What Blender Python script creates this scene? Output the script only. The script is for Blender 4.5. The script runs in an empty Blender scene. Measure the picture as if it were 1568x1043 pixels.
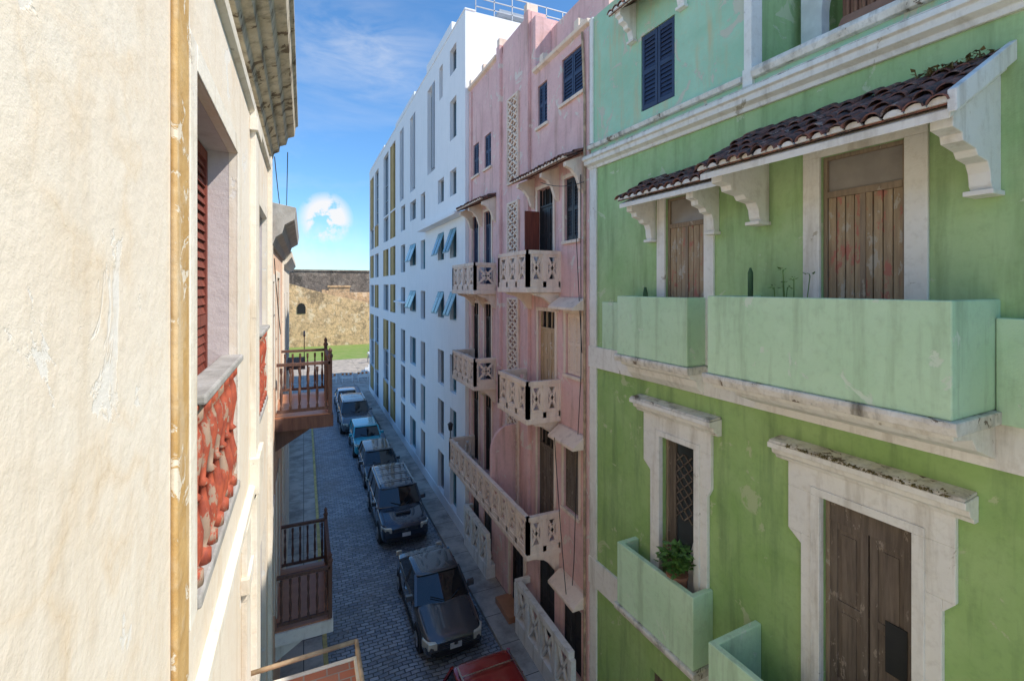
import bpy, bmesh, math, random
from mathutils import Vector, Matrix
R = random.Random(7)
H = 10.0
scene = bpy.context.scene
scene.view_settings.view_transform = 'Standard'
scene.view_settings.look = 'None'
scene.view_settings.exposure = 0
COL = scene.collection

# ------------------------------------------------------------ materials
def nm(name):
    m = bpy.data.materials.new(name); m.use_nodes = True
    nt = m.node_tree; b = nt.nodes['Principled BSDF']
    return m, nt, b
def N(nt, t, **k):
    n = nt.nodes.new(t)
    for a, v in k.items(): setattr(n, a, v)
    return n
def pos(nt, scale=(1, 1, 1)):
    g = N(nt, 'ShaderNodeNewGeometry')
    if scale == (1, 1, 1): return g.outputs['Position']
    mp = N(nt, 'ShaderNodeVectorMath', operation='MULTIPLY')
    mp.inputs[1].default_value = scale
    nt.links.new(g.outputs['Position'], mp.inputs[0])
    return mp.outputs[0]
def noise(nt, vec, scale, detail=4, rough=.55, dist=0):
    n = N(nt, 'ShaderNodeTexNoise'); n.inputs['Scale'].default_value = scale
    n.inputs['Detail'].default_value = detail; n.inputs['Roughness'].default_value = rough
    n.inputs['Distortion'].default_value = dist
    nt.links.new(vec, n.inputs['Vector']); return n.outputs['Fac']
def ramp(nt, fac, lo, hi):
    r = N(nt, 'ShaderNodeMapRange'); r.inputs['From Min'].default_value = lo; r.inputs['From Max'].default_value = hi
    nt.links.new(fac, r.inputs['Value']); return r.outputs['Result']
def mul(nt, a, v, op='MULTIPLY'):
    m = N(nt, 'ShaderNodeMath', operation=op)
    nt.links.new(a, m.inputs[0])
    if isinstance(v, (int, float)): m.inputs[1].default_value = v
    else: nt.links.new(v, m.inputs[1])
    return m.outputs[0]
def mix(nt, fac, a, b):
    m = N(nt, 'ShaderNodeMix', data_type='RGBA')
    if isinstance(fac, (int, float)): m.inputs[0].default_value = fac
    else: nt.links.new(fac, m.inputs[0])
    for i, c in ((6, a), (7, b)):
        if isinstance(c, tuple): m.inputs[i].default_value = (*c, 1)
        else: nt.links.new(c, m.inputs[i])
    return m.outputs[2]
def bump(nt, b, h, strength=.3, dist=.02):
    bp = N(nt, 'ShaderNodeBump'); bp.inputs['Strength'].default_value = strength; bp.inputs['Distance'].default_value = dist
    nt.links.new(h, bp.inputs['Height']); nt.links.new(bp.outputs[0], b.inputs['Normal'])
def plaster(name, c1, c2, stain=(.12, .1, .08), samt=.35, peel=None, peelth=.64, ns=1.2, bs=.35, rough=.9, veins=None, streakth=.52, peelsc=1.9):
    m, nt, b = nm(name); p = pos(nt)
    c = mix(nt, ramp(nt, noise(nt, p, ns, 5, .62, .4), .34, .66), c1, c2)
    ps = pos(nt, (2.6, 2.6, .3))
    st = ramp(nt, noise(nt, ps, 1.6, 5, .62), streakth, streakth + .22)
    c = mix(nt, mul(nt, st, samt), c, stain)
    hgt = noise(nt, p, 9, 6, .68)
    fine = ramp(nt, hgt, .5, .75)
    c = mix(nt, mul(nt, fine, samt * .45), c, stain)
    hb = hgt
    if peel:
        pm = ramp(nt, noise(nt, p, peelsc, 7, .68, .8), peelth, peelth + .02)
        c = mix(nt, pm, c, peel)
        hb = mul(nt, hgt, mul(nt, pm, -.5), 'ADD')
    if veins:
        v = N(nt, 'ShaderNodeTexVoronoi', feature='DISTANCE_TO_EDGE'); v.inputs['Scale'].default_value = 1.5
        nn = N(nt, 'ShaderNodeTexNoise'); nn.inputs['Scale'].default_value = 2.6; nn.inputs['Detail'].default_value = 5
        nt.links.new(p, nn.inputs['Vector'])
        va = N(nt, 'ShaderNodeVectorMath', operation='MULTIPLY_ADD'); va.inputs[1].default_value = (.9, .9, .9)
        nt.links.new(nn.outputs['Color'], va.inputs[0]); nt.links.new(p, va.inputs[2])
        nt.links.new(va.outputs[0], v.inputs['Vector'])
        gate = ramp(nt, noise(nt, p, 1.3, 3), .46, .66)
        cm = mul(nt, ramp(nt, v.outputs['Distance'], .12, .0), gate)
        c = mix(nt, mul(nt, cm, .30), c, veins)
        cr = mul(nt, ramp(nt, v.outputs['Distance'], .006, .0), gate)
        c = mix(nt, mul(nt, cr, .3), c, stain)
    nt.links.new(c, b.inputs['Base Color']); b.inputs['Roughness'].default_value = rough
    b.inputs['Specular IOR Level'].default_value = .25
    bump(nt, b, hb, bs, .03)
    return m
def wood(name, c1, c2, peel=None, th=.6, rough=.7, sc=(14, 14, 1.2), peel2=None):
    m, nt, b = nm(name); p = pos(nt, sc)
    n = noise(nt, p, 1.5, 5, .6)
    c = mix(nt, ramp(nt, n, .35, .65), c1, c2)
    if peel:
        q = pos(nt, (5, 5, 2.2))
        nz = noise(nt, q, 1.6, 6, .7)
        c = mix(nt, ramp(nt, nz, th, th + .03), c, peel)
        if peel2: c = mix(nt, ramp(nt, nz, .43, .40), c, peel2)
    nt.links.new(c, b.inputs['Base Color']); b.inputs['Roughness'].default_value = rough
    bump(nt, b, n, .4, .01); return m
def flat(name, c, rough=.5, metal=0, coat=0, spec=.5, var=.15):
    m, nt, b = nm(name); p = pos(nt)
    d = tuple(x * (1 - var) for x in c)
    cc = mix(nt, ramp(nt, noise(nt, p, 5, 3), .35, .65), c, d)
    nt.links.new(cc, b.inputs['Base Color'])
    b.inputs['Roughness'].default_value = rough; b.inputs['Metallic'].default_value = metal
    b.inputs['Coat Weight'].default_value = coat; b.inputs['Specular IOR Level'].default_value = spec
    return m

MT = {}
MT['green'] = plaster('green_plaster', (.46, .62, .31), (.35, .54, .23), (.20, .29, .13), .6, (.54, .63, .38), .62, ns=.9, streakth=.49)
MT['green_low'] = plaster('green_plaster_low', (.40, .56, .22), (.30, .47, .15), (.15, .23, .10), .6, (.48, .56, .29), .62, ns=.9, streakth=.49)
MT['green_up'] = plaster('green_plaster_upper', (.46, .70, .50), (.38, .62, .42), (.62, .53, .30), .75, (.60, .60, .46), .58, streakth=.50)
MT['green_box'] = plaster('green_balcony_plaster', (.63, .82, .56), (.55, .76, .49), (.28, .38, .22), .55, (.68, .79, .60), .62, ns=.9, streakth=.52)
MT['white_trim'] = plaster('white_trim_plaster', (.90, .87, .80), (.85, .81, .72), (.34, .27, .18), .55, (.52, .46, .36), .67)
MT['dirty_trim'] = plaster('weathered_trim', (.86, .82, .74), (.68, .61, .50), (.09, .075, .05), .85, (.22, .17, .12), .61, ns=4, peelsc=4)
MT['pink'] = plaster('pink_plaster', (.87, .57, .52), (.78, .48, .45), (.42, .24, .18), .6, (.80, .67, .58), .60, bs=.4, streakth=.51)
MT['pink_trim'] = plaster('peach_trim', (.92, .76, .61), (.86, .67, .53), (.38, .26, .18), .5, (.70, .60, .50), .66)
MT['lat_dark'] = plaster('lattice_hole_shade', (.34, .17, .14), (.22, .11, .09))  # dark pink puts the shade of the lattice holes into the colour
MT['white_bld'] = plaster('white_stucco', (.90, .90, .90), (.86, .87, .87), (.55, .55, .55), .15, None, bs=.08)
MT['grey_panel'] = plaster('grey_panel', (.42, .45, .48), (.38, .41, .45), (.3, .3, .3), .1, None, bs=.05)
MT['ochre'] = plaster('ochre_panel', (.56, .40, .18), (.46, .32, .14), (.3, .2, .1), .2, None, bs=.05)
MT['cream'] = plaster('cream_wall', (.87, .79, .67), (.84, .73, .59), (.60, .45, .28), .42, (.85, .80, .72), .60, ns=1.0, veins=(.74, .52, .28), bs=.28)
MT['cream_trim'] = plaster('cream_trim', (.88, .82, .72), (.82, .74, .60), (.45, .33, .2), .55, (.60, .52, .42), .65)
MT['ochre_worn'] = plaster('ochre_worn_paint', (.66, .43, .18), (.52, .31, .11), (.80, .72, .56), .7, (.80, .70, .55), .60, ns=5, peelsc=5)
MT['old_cornice'] = plaster('old_cornice', (.70, .62, .48), (.52, .44, .31), (.08, .06, .04), .85, (.2, .15, .1), .57, ns=3, peelsc=3)
MT['mauve'] = plaster('reveal_plaster', (.66, .60, .58), (.58, .51, .50), (.35, .25, .22), .4, None)
MT['orange_wall'] = plaster('orange_wall', (.84, .60, .44), (.78, .50, .35), (.4, .25, .18), .4, (.78, .70, .58), .62)
MT['grey_stone'] = plaster('grey_coping', (.50, .48, .45), (.38, .36, .33), (.1, .09, .08), .5, None, ns=4)
MT['door_old'] = wood('door_weathered_wood', (.46, .34, .21), (.30, .21, .13), (.44, .17, .12), .565, peel2=(.46, .40, .32))
MT['door_frame'] = wood('door_frame_wood', (.34, .25, .17), (.22, .16, .11), (.42, .35, .27), .62)
MT['door_dark'] = wood('door_dark_wood', (.19, .145, .11), (.11, .082, .062), (.30, .24, .19), .60)
MT['door_ochre'] = wood('door_ochre_paint', (.62, .44, .27), (.46, .32, .18), (.66, .56, .45), .6)
MT['navy'] = flat('navy_shutter_paint', (.035, .05, .10), .5)
MT['black'] = flat('black_paint', (.025, .024, .025), .5)
MT['redwood'] = wood('red_shutter_wood', (.26, .06, .035), (.16, .035, .022))
MT['rustred'] = wood('rusted_red_paint', (.52, .11, .05), (.30, .06, .035), (.40, .27, .19), .53, sc=(14, 14, 6))
MT['brown'] = wood('brown_balcony_wood', (.16, .085, .06), (.10, .05, .04))
MT['terracotta_floor'] = flat('terracotta_floor', (.50, .22, .11), .35)
MT['glass'] = flat('window_glass', (.05, .06, .065), .08, 0, 0, .8)
MT['glass_bl'] = flat('blue_glass', (.06, .12, .16), .06, 0, 0, .9)
MT['transom'] = flat('dusty_glass', (.34, .30, .26), .3)
MT['teal'] = flat('teal_frame', (.16, .34, .40), .4)
MT['interior'] = flat('dark_interior', (.02, .018, .016), .9)
MT['metal'] = flat('grey_metal', (.4, .41, .42), .4, .6)
MT['rust'] = flat('rusty_iron', (.60, .44, .28), .8, .1, var=.5)
MT['leaf'] = flat('leaf_green', (.12, .25, .045), .5, var=.5)
MT['cactus'] = flat('cactus_green', (.06, .14, .05), .7, var=.4)
MT['moss'] = flat('dry_moss', (.24, .19, .07), .95, var=.5)
MT['clay'] = flat('clay_pot', (.34, .15, .09), .8)
MT['curtain'] = flat('brown_curtain', (.36, .17, .10), .85)
MT['cable'] = flat('cable_black', (.03, .03, .03), .6)
MT['yellow'] = flat('yellow_kerb_paint', (.66, .52, .18), .7, var=.4)
MT['white_flat'] = flat('white_paint', (.84, .84, .82), .6)
MT['barrier'] = flat('orange_barrier', (.75, .22, .04), .6)
m, nt, b = nm('clay_roof_tiles'); p = pos(nt)
c = mix(nt, ramp(nt, noise(nt, p, 6, 4, .7), .38, .62), (.30, .12, .08), (.12, .065, .05))
c = mix(nt, ramp(nt, noise(nt, p, 8, 6, .75), .50, .60), c, (.055, .045, .04))
c = mix(nt, ramp(nt, noise(nt, p, 4.3, 5, .7), .60, .66), c, (.44, .31, .24))
nt.links.new(c, b.inputs['Base Color']); b.inputs['Roughness'].default_value = .95
bump(nt, b, noise(nt, p, 40, 3), .4, .01); MT['tile'] = m
m, nt, b = nm('cobblestone_road')
p0 = pos(nt)
nn = N(nt, 'ShaderNodeTexNoise'); nn.inputs['Scale'].default_value = 1.3; nn.inputs['Detail'].default_value = 3
nt.links.new(p0, nn.inputs['Vector'])
va = N(nt, 'ShaderNodeVectorMath', operation='MULTIPLY_ADD'); va.inputs[1].default_value = (.18, .18, .0)
nt.links.new(nn.outputs['Color'], va.inputs[0]); nt.links.new(p0, va.inputs[2])
br = N(nt, 'ShaderNodeTexBrick'); br.inputs['Scale'].default_value = 1
br.inputs['Brick Width'].default_value = .25; br.inputs['Row Height'].default_value = .13
br.inputs['Mortar Size'].default_value = .018; br.inputs['Mortar Smooth'].default_value = .6
br.inputs['Color1'].default_value = (.20, .23, .28, 1); br.inputs['Color2'].default_value = (.44, .47, .52, 1)
br.inputs['Mortar'].default_value = (.08, .085, .075, 1)
nt.links.new(va.outputs[0], br.inputs['Vector'])
p = p0
n8 = noise(nt, p, 8, 4)
c = mix(nt, mul(nt, ramp(nt, noise(nt, p, .55, 5, .6), .46, .66), .75), br.outputs['Color'], (.18, .17, .155))
c = mix(nt, mul(nt, ramp(nt, n8, .5, .7), .5), c, (.44, .43, .41))
nt.links.new(c, b.inputs['Base Color']); b.inputs['Roughness'].default_value = .5
bump(nt, b, mul(nt, mul(nt, br.outputs['Fac'], -1), mul(nt, n8, .5), 'ADD'), .9, .04); MT['cobble'] = m
def concrete(name, c1, c2, joint=1.2):
    m, nt, b = nm(name); p = pos(nt)
    br = N(nt, 'ShaderNodeTexBrick'); br.offset = 0; br.inputs['Scale'].default_value = 1
    br.inputs['Brick Width'].default_value = joint; br.inputs['Row Height'].default_value = joint
    br.inputs['Mortar Size'].default_value = .012
    br.inputs['Color1'].default_value = (*c1, 1); br.inputs['Color2'].default_value = (*c2, 1); br.inputs['Mortar'].default_value = (.08, .075, .07, 1)
    nt.links.new(p, br.inputs['Vector'])
    c = mix(nt, mul(nt, ramp(nt, noise(nt, p, 1.4, 6, .65), .42, .66), .75), br.outputs['Color'], (.17, .155, .14))
    nt.links.new(c, b.inputs['Base Color']); b.inputs['Roughness'].default_value = .9
    return m
MT['walk'] = concrete('sidewalk_concrete', (.52, .47, .41), (.45, .41, .36))
MT['plaza'] = concrete('plaza_paving', (.52, .44, .35), (.48, .41, .32), 3)
m, nt, b = nm('grass_lawn'); p = pos(nt)
c = mix(nt, ramp(nt, noise(nt, p, .6, 6, .7), .35, .65), (.16, .27, .04), (.26, .30, .09))
nt.links.new(c, b.inputs['Base Color']); b.inputs['Roughness'].default_value = 1; MT['grass'] = m
def stone(name, a, bb, dark, light):
    m, nt, b = nm(name); p = pos(nt)
    c = mix(nt, ramp(nt, noise(nt, p, .35, 7, .75), .40, .60), a, bb)
    c = mix(nt, mul(nt, ramp(nt, noise(nt, p, 1.6, 5, .7), .48, .60), .6), c, dark)
    c = mix(nt, mul(nt, ramp(nt, noise(nt, pos(nt, (1, 1, .45)), .33, 7, .75), .56, .62), .8), c, dark)
    c = mix(nt, mul(nt, ramp(nt, noise(nt, pos(nt, (1.3, 1, 1)), .5, 6, .7), .54, .60), .8), c, light)
    nt.links.new(c, b.inputs['Base Color']); b.inputs['Roughness'].default_value = 1
    bump(nt, b, noise(nt, p, 1.5, 6, .75), .7, .3); return m
MT['fort'] = stone('fort_stone', (.80, .52, .27), (.64, .42, .23), (.28, .19, .11), (.84, .63, .41))
MT['fort_dark'] = stone('fort_stone_dark', (.27, .21, .16), (.18, .145, .115), (.09, .072, .055), (.36, .29, .22))
m, nt, b = nm('red_brick')
br = N(nt, 'ShaderNodeTexBrick'); br.inputs['Scale'].default_value = 1
br.inputs['Brick Width'].default_value = .24; br.inputs['Row Height'].default_value = .12; br.inputs['Mortar Size'].default_value = .008
br.inputs['Color1'].default_value = (.56, .19, .10, 1); br.inputs['Color2'].default_value = (.42, .14, .08, 1); br.inputs['Mortar'].default_value = (.35, .3, .25, 1)
p = pos(nt); nt.links.new(p, br.inputs['Vector'])
c = mix(nt, mul(nt, ramp(nt, noise(nt, p, 5, 6, .7), .5, .7), .7), br.outputs['Color'], (.30, .18, .13))
nt.links.new(c, b.inputs['Base Color']); b.inputs['Roughness'].default_value = .9; MT['brick'] = m

# ------------------------------------------------------------ builder
class Frame:
    def __init__(s, o, sd, nd): s.o = o; s.s = sd; s.n = nd
    def m(s, a, d, z):
        return Vector((s.o[0] + a * s.s[0] + d * s.n[0], s.o[1] + a * s.s[1] + d * s.n[1], z + H))
PH = math.radians(2.6)
F_GREEN = Frame((6.0, 9.09), (math.sin(PH), -math.cos(PH)), (-math.cos(PH), -math.sin(PH)))
F_PINK = Frame((6.0, 0), (0, 1), (-1, 0))
F_WHITE = Frame((5.8, 0), (0, 1), (-1, 0))
F_LEFT = Frame((-.55, 0), (0, 1), (1, 0))
F_W = Frame((0, 0), (1, 0), (0, 1))
PARTS = []
def root(name, loc):
    e = bpy.data.objects.new(name, None); e.location = loc; COL.objects.link(e); return e
class Part:
    def __init__(s, name, rt, mat, fr, bevel=0, smooth=False, subsurf=0):
        s.name, s.rt, s.mat, s.fr, s.bevel, s.smooth, s.sub = name, rt, mat, fr, bevel, smooth, subsurf
        s.v = []; s.f = []; PARTS.append(s)
    def add(s, vs, fs):
        o = len(s.v); s.v += [s.fr.m(*v) for v in vs]; s.f += [tuple(i + o for i in f) for f in fs]
    def box(s, a0, a1, d0, d1, z0, z1):
        s.add([(a0, d0, z0), (a1, d0, z0), (a1, d1, z0), (a0, d1, z0), (a0, d0, z1), (a1, d0, z1), (a1, d1, z1), (a0, d1, z1)],
              [(0, 1, 2, 3), (4, 5, 6, 7), (0, 1, 5, 4), (1, 2, 6, 5), (2, 3, 7, 6), (3, 0, 4, 7)])
    def quad(s, *vs): s.add(list(vs), [tuple(range(len(vs)))])
    def _pr(s, A, B):
        n = len(A)
        s.add(A + B, [tuple(range(n)), tuple(range(n, 2 * n))] + [(i, (i + 1) % n, n + (i + 1) % n, n + i) for i in range(n)])
    def prism(s, poly, a0, a1): s._pr([(a0, d, z) for d, z in poly], [(a1, d, z) for d, z in poly])
    def prism_d(s, poly, d0, d1): s._pr([(a, d0, z) for a, z in poly], [(a, d1, z) for a, z in poly])
    def prism_z(s, poly, z0, z1): s._pr([(a, d, z0) for a, d in poly], [(a, d, z1) for a, d in poly])
    def bar(s, p, q, w, h=None, n=4):
        h = h or w; p = Vector(p); q = Vector(q); t = (q - p).normalized()
        up = Vector((0, 0, 1)) if abs(t.z) < .95 else Vector((0, 1, 0))
        u = t.cross(up).normalized(); w2 = u.cross(t)
        ring = []
        for i in range(n):
            an = math.pi * 2 * (i + .5) / n; k = 1.414 if n == 4 else 1
            ring.append(u * math.cos(an) * w / 2 * k + w2 * math.sin(an) * h / 2 * k)
        s._pr([tuple(p + r) for r in ring], [tuple(q + r) for r in ring])
    def lathe(s, a, d, z0, prof, n=8):
        vs = []; fs = []
        for dz, r in prof:
            for i in range(n):
                t = 2 * math.pi * i / n; vs.append((a + r * math.cos(t), d + r * math.sin(t), z0 + dz))
        for j in range(len(prof) - 1):
            for i in range(n): fs.append((j * n + i, j * n + (i + 1) % n, (j + 1) * n + (i + 1) % n, (j + 1) * n + i))
        fs.append(tuple(range(n))); fs.append(tuple(range((len(prof) - 1) * n, len(prof) * n)))
        s.add(vs, fs)
    def wall(s, a0, a1, z0, z1, ops, rec=.25, d=0):
        ss = sorted({a0, a1, *[x for o in ops for x in o[:2]]}); zs = sorted({z0, z1, *[x for o in ops for x in o[2:4]]})
        for i in range(len(ss) - 1):
            for j in range(len(zs) - 1):
                cs = (ss[i] + ss[i + 1]) / 2; cz = (zs[j] + zs[j + 1]) / 2
                if any(o[0] < cs < o[1] and o[2] < cz < o[3] for o in ops): continue
                s.quad((ss[i], d, zs[j]), (ss[i + 1], d, zs[j]), (ss[i + 1], d, zs[j + 1]), (ss[i], d, zs[j + 1]))
        for o in ops:
            a, b_, c, e = o[:4]
            s.quad((a, d, c), (a, d - rec, c), (a, d - rec, e), (a, d, e)); s.quad((b_, d, c), (b_, d - rec, c), (b_, d - rec, e), (b_, d, e))
            s.quad((a, d, c), (b_, d, c), (b_, d - rec, c), (a, d - rec, c)); s.quad((a, d, e), (b_, d, e), (b_, d - rec, e), (a, d - rec, e))
    def finish(s):
        if not s.v: return
        me = bpy.data.meshes.new(s.name); l = s.rt.location if s.rt else Vector((0, 0, 0))
        me.from_pydata([v - l for v in s.v], [], s.f)
        bm = bmesh.new(); bm.from_mesh(me)
        if s.sub or s.smooth: bmesh.ops.remove_doubles(bm, verts=bm.verts, dist=1e-5)
        bmesh.ops.recalc_face_normals(bm, faces=bm.faces); bm.to_mesh(me); bm.free()
        o = bpy.data.objects.new(s.name, me); COL.objects.link(o)
        if s.rt: o.parent = s.rt
        me.materials.append(s.mat if not isinstance(s.mat, str) else MT[s.mat])
        if s.smooth:
            for p in me.polygons: p.use_smooth = True
        if s.bevel:
            b = o.modifiers.new('bevel', 'BEVEL'); b.width = s.bevel; b.segments = 2; b.limit_method = 'ANGLE'
        if s.sub:
            b = o.modifiers.new('sub', 'SUBSURF'); b.levels = s.sub; b.render_levels = s.sub
        return o

def louver(pf, ps, a0, a1, z0, z1, d, leaves=2, slat=.075):
    w = (a1 - a0) / leaves
    for k in range(leaves):
        b0 = a0 + k * w + .008; b1 = b0 + w - .016
        st = .06
        pf.box(b0, b0 + st, d - .045, d, z0, z1); pf.box(b1 - st, b1, d - .045, d, z0, z1)
        zm = (z0 + z1) / 2
        for zz in (z0, zm - .04, z1 - .09): pf.box(b0 + st, b1 - st, d - .043, d - .002, zz, zz + .09)
        for (q0, q1) in ((z0 + .09, zm - .04), (zm + .05, z1 - .09)):
            n = max(1, int((q1 - q0) / slat))
            for i in range(n):
                z = q0 + (i + .1) * (q1 - q0) / n; h = (q1 - q0) / n * .95
                ps.prism([(d - .005, z), (d - .018, z - .0), (d - .04, z + h), (d - .03, z + h)], b0 + st, b1 - st)
def planks(p, a0, a1, z0, z1, d, n=6, gap=.012):
    w = (a1 - a0) / n
    for i in range(n): p.box(a0 + i * w + gap / 2, a0 + (i + 1) * w - gap / 2, d - .04, d - R.random() * .008, z0, z1)
def panel_leaf(p, a0, a1, z0, z1, d, rows=3):
    p.box(a0, a1, d - .05, d - .02, z0, z1)
    st = .085
    p.box(a0, a0 + st, d - .02, d, z0, z1); p.box(a1 - st, a1, d - .02, d, z0, z1)
    for i in range(rows + 1):
        z = z0 + (z1 - z0 - st) * i / rows; p.box(a0 + st, a1 - st, d - .02, d - .002, z, z + st)
    for i in range(rows):
        q0 = z0 + (z1 - z0 - st) * i / rows + st + .05; q1 = z0 + (z1 - z0 - st) * (i + 1) / rows - .05
        if a1 - a0 > .34: p.box(a0 + st + .05, a1 - st - .05, d - .02, d - .006, q0, q1)
def tiles(pt, pw, a0, a1, d1, z0, z1, pitch=.165, d0=0.0):
    n = int((a1 - a0) / pitch); pit = (a1 - a0) / n
    sl = math.hypot(d1 - d0, z0 - z1); rows = max(2, round(sl / .30))
    for i in range(n):
        ac = a0 + (i + .5) * pit
        for r in range(rows):
            t0 = r / rows - .04; t1 = (r + 1) / rows + .05 + R.uniform(-.02, .02)
            j = R.uniform(-.016, .016); k = R.uniform(-.016, .02); j2 = j + R.uniform(-.02, .02)
            dA = d0 + (d1 - d0) * max(t0, 0); zA = z0 + (z1 - z0) * max(t0, 0) + k
            dB = d0 + (d1 - d0) * t1; zB = z0 + (z1 - z0) * t1 + .03 + k
            vs = []
            for (dd, zz, rr, jj) in ((dA, zA, pit * .40, j), (dB, zB, pit * .50, j2)):
                for rr2, off in ((rr, 0), (rr - .013, .013)):
                    for q in range(7):
                        t = math.pi * q / 6
                        vs.append((ac + jj + rr2 * math.cos(t), dd, zz + (rr * .85 - off) * math.sin(t)))
            fs = [(q, q + 1, 14 + q + 1, 14 + q) for q in range(6)] + [(7 + q, 8 + q, 22 + q, 21 + q) for q in range(6)] + [(14 + q, 15 + q, 22 + q, 21 + q) for q in range(6)]
            pt.add(vs, fs)
        rr = pit * .44 * R.uniform(.85, 1.1)
        poly = [(ac + rr * math.cos(math.pi * q / 6), z1 - .012 + rr * .75 * math.sin(math.pi * q / 6)) for q in range(7)]
        pw.prism_d(poly, d1 - .08, d1 + .012)
    pt.prism([(d0, z0 - .02), (d1 - .02, z1 - .01), (d1 - .02, z1 - .03), (d0, z0 - .04)], a0, a1)
def body(rt, mat, fr, a0, a1, z0, z1, depth=9, front=-.3):
    p = Part('building_body', rt, mat, fr); p.box(a0, a1, -depth, front, z0, z1)
    for a in (a0, a1): p.quad((a, 0, z0), (a, front, z0), (a, front, z1), (a, 0, z1))
    p.quad((a0, 0, z1), (a1, 0, z1), (a1, front, z1), (a0, front, z1))
    return p

# ============================================================ GREEN BUILDING
rt = root('green_apartment_building', (6.1, 6, 0)); fr = F_GREEN
E = 13.0
SW = (2.322, 3.208, -1.3, 1.62); BD = (5.087, 6.015, -1.3, 1.70)
SW2 = (2.239, 3.044, -6.1, -2.75); BD2 = (5.115, 6.107, -6.1, -2.73)
ops = [SW, BD, (8.6, 9.5, -1.3, 1.7)]
ops2 = [SW2, BD2, (8.6, 9.6, -6.1, -2.73)]
w = Part('wall_middle', rt, 'green', fr); w.wall(0, E, -1.8, 2.66, ops, .22)
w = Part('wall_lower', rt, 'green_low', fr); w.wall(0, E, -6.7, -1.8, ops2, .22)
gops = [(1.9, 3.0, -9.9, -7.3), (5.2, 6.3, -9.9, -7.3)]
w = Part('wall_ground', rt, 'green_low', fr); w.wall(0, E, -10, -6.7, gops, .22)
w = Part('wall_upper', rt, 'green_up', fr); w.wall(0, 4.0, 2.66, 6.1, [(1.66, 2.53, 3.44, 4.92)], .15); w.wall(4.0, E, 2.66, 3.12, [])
p = Part('building_body', rt, 'green', fr); p.box(0, E, -9, -.35, -10, 2.88); p.box(0, 4.0, -9, -.35, 2.88, 6.1)
p.quad((4.0, 0, 2.9), (4.0, -.35, 2.9), (4.0, -.35, 6.1), (4.0, 0, 6.1)); p.quad((0, 0, -10), (0, -.35, -10), (0, -.35, 6.1), (0, 0, 6.1)); p.quad((0, 0, 6.1), (4, 0, 6.1), (4, -.35, 6.1), (0, -.35, 6.1))
p.quad((E, 0, -10), (E, -.35, -10), (E, -.35, 3.12), (E, 0, 3.12))
p.box(4.003, E, -.35, -.2, 2.883, 3.115)
ins = Part('room_dark', rt, 'interior', fr)
for o in ops + ops2 + gops: ins.box(o[0] - .05, o[1] + .05, -.34, -.24, o[2], o[3] + .05)
tr = Part('white_trim', rt, 'white_trim', fr, bevel=.008)
dt = Part('weathered_trim', rt, 'dirty_trim', fr, bevel=.01)
tr.box(0.0, .25, 0, .045, -10, -6.7); tr.box(0.0, .25, 0, .045, -6.1, -1.8); tr.box(0, .25, 0, .045, -1.33, 2.66); tr.box(0, .12, 0, .045, 3.25, 6.1)
def band(z0, z1): tr.box(-.02, E, 0, .06, z0, z1)
band(-1.8, -1.33); band(-6.7, -6.1)
corn = [(0, 2.66), (.05, 2.66), (.07, 2.72), (.16, 2.76), (.17, 2.84), (.22, 2.86), (.22, 2.93), (0, 2.98)]
tr.prism(corn, -.05, E)
dt.prism([(0, 3.12), (.09, 3.12), (.11, 3.2), (0, 3.24)], -.04, 3.94); dt.prism([(-.25, 3.12), (.09, 3.12), (.12, 3.2), (.1, 3.27), (-.28, 3.27)], 4.13, E)
dt.prism([(0, 2.984), (.20, 2.937), (.205, 2.957), (0, 3.02)], -.05, E)
tr.box(3.95, 4.12, -.2, .06, 3.03, 3.3); tr.box(3.97, 4.1, -.2, .05, 3.3, 6.1)
sh = Part('upper_shutters', rt, 'navy', fr); louver(sh, sh, 1.67, 2.52, 3.46, 4.90, -.01)
tb = Part('shutter_backing', rt, 'black', fr); tb.box(1.66, 2.53, -.14, -.07, 3.44, 4.92)
til = Part('roof_tiles', rt, 'tile', fr, smooth=False)
plug = Part('tile_mortar', rt, 'white_trim', fr)
tiles(til, plug, 1.25, 2.95, .5, 5.75, 5.42)
def bracket(a, arm, ztop, t=.14, drop=.75, slope=.42, p=tr):
    q = ztop
    p.prism([(0, q), (arm, q - slope * arm), (arm, q - slope * arm - .10), (arm * .82, q - slope * arm - .13), (arm * .80, q - slope * arm - .2),
             (arm * .55, q - slope * arm - .24), (arm * .5, q - slope * arm - .30), (arm * .30, q - slope * arm - .33), (arm * .24, q - slope * arm - .42), (arm * .22, q - drop - .35), (arm * .18, q - drop - .40), (0, q - drop - .40)], a - t / 2, a + t / 2)
    p.box(a - t / 2 - .03, a + t / 2 + .03, 0, arm * .27, q - drop - .45, q - drop - .40)
for a in (1.45, 2.75): bracket(a, .42, 5.68, drop=.35, slope=.6)
tiles(til, plug, 1.85, 4.12, .75, 2.02, 1.62)
tiles(til, plug, 4.12, 6.87, 1.2, 2.30, 1.62)
aw = Part('awning_board', rt, 'white_trim', fr, bevel=.01)
aw.prism([(0, 1.90), (.72, 1.54), (.72, 1.46), (0, 1.82)], 1.87, 4.10)
aw.prism([(0, 2.22), (1.17, 1.555), (1.17, 1.47), (0, 2.13)], 4.14, 6.85)
aw.prism([(0, 2.40), (1.24, 1.70), (1.24, 1.50), (0, 2.2)], 6.852, 6.92)
for a in (2.0, 3.42): bracket(a, .60, 1.80, drop=.5, slope=.5)
for a in (4.27, 6.72): bracket(a, 1.0, 2.10, t=.17, drop=.75, slope=.56)
def surround(o, wd, top, dep=.045):
    tr.box(o[0] - wd, o[0], 0, dep, o[2], o[3]); tr.box(o[1], o[1] + wd, 0, dep, o[2], o[3]); tr.box(o[0] - wd, o[1] + wd, 0, dep, o[3], top)
surround(SW, .2, 1.72); surround(BD, .22, 1.97)
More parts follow.
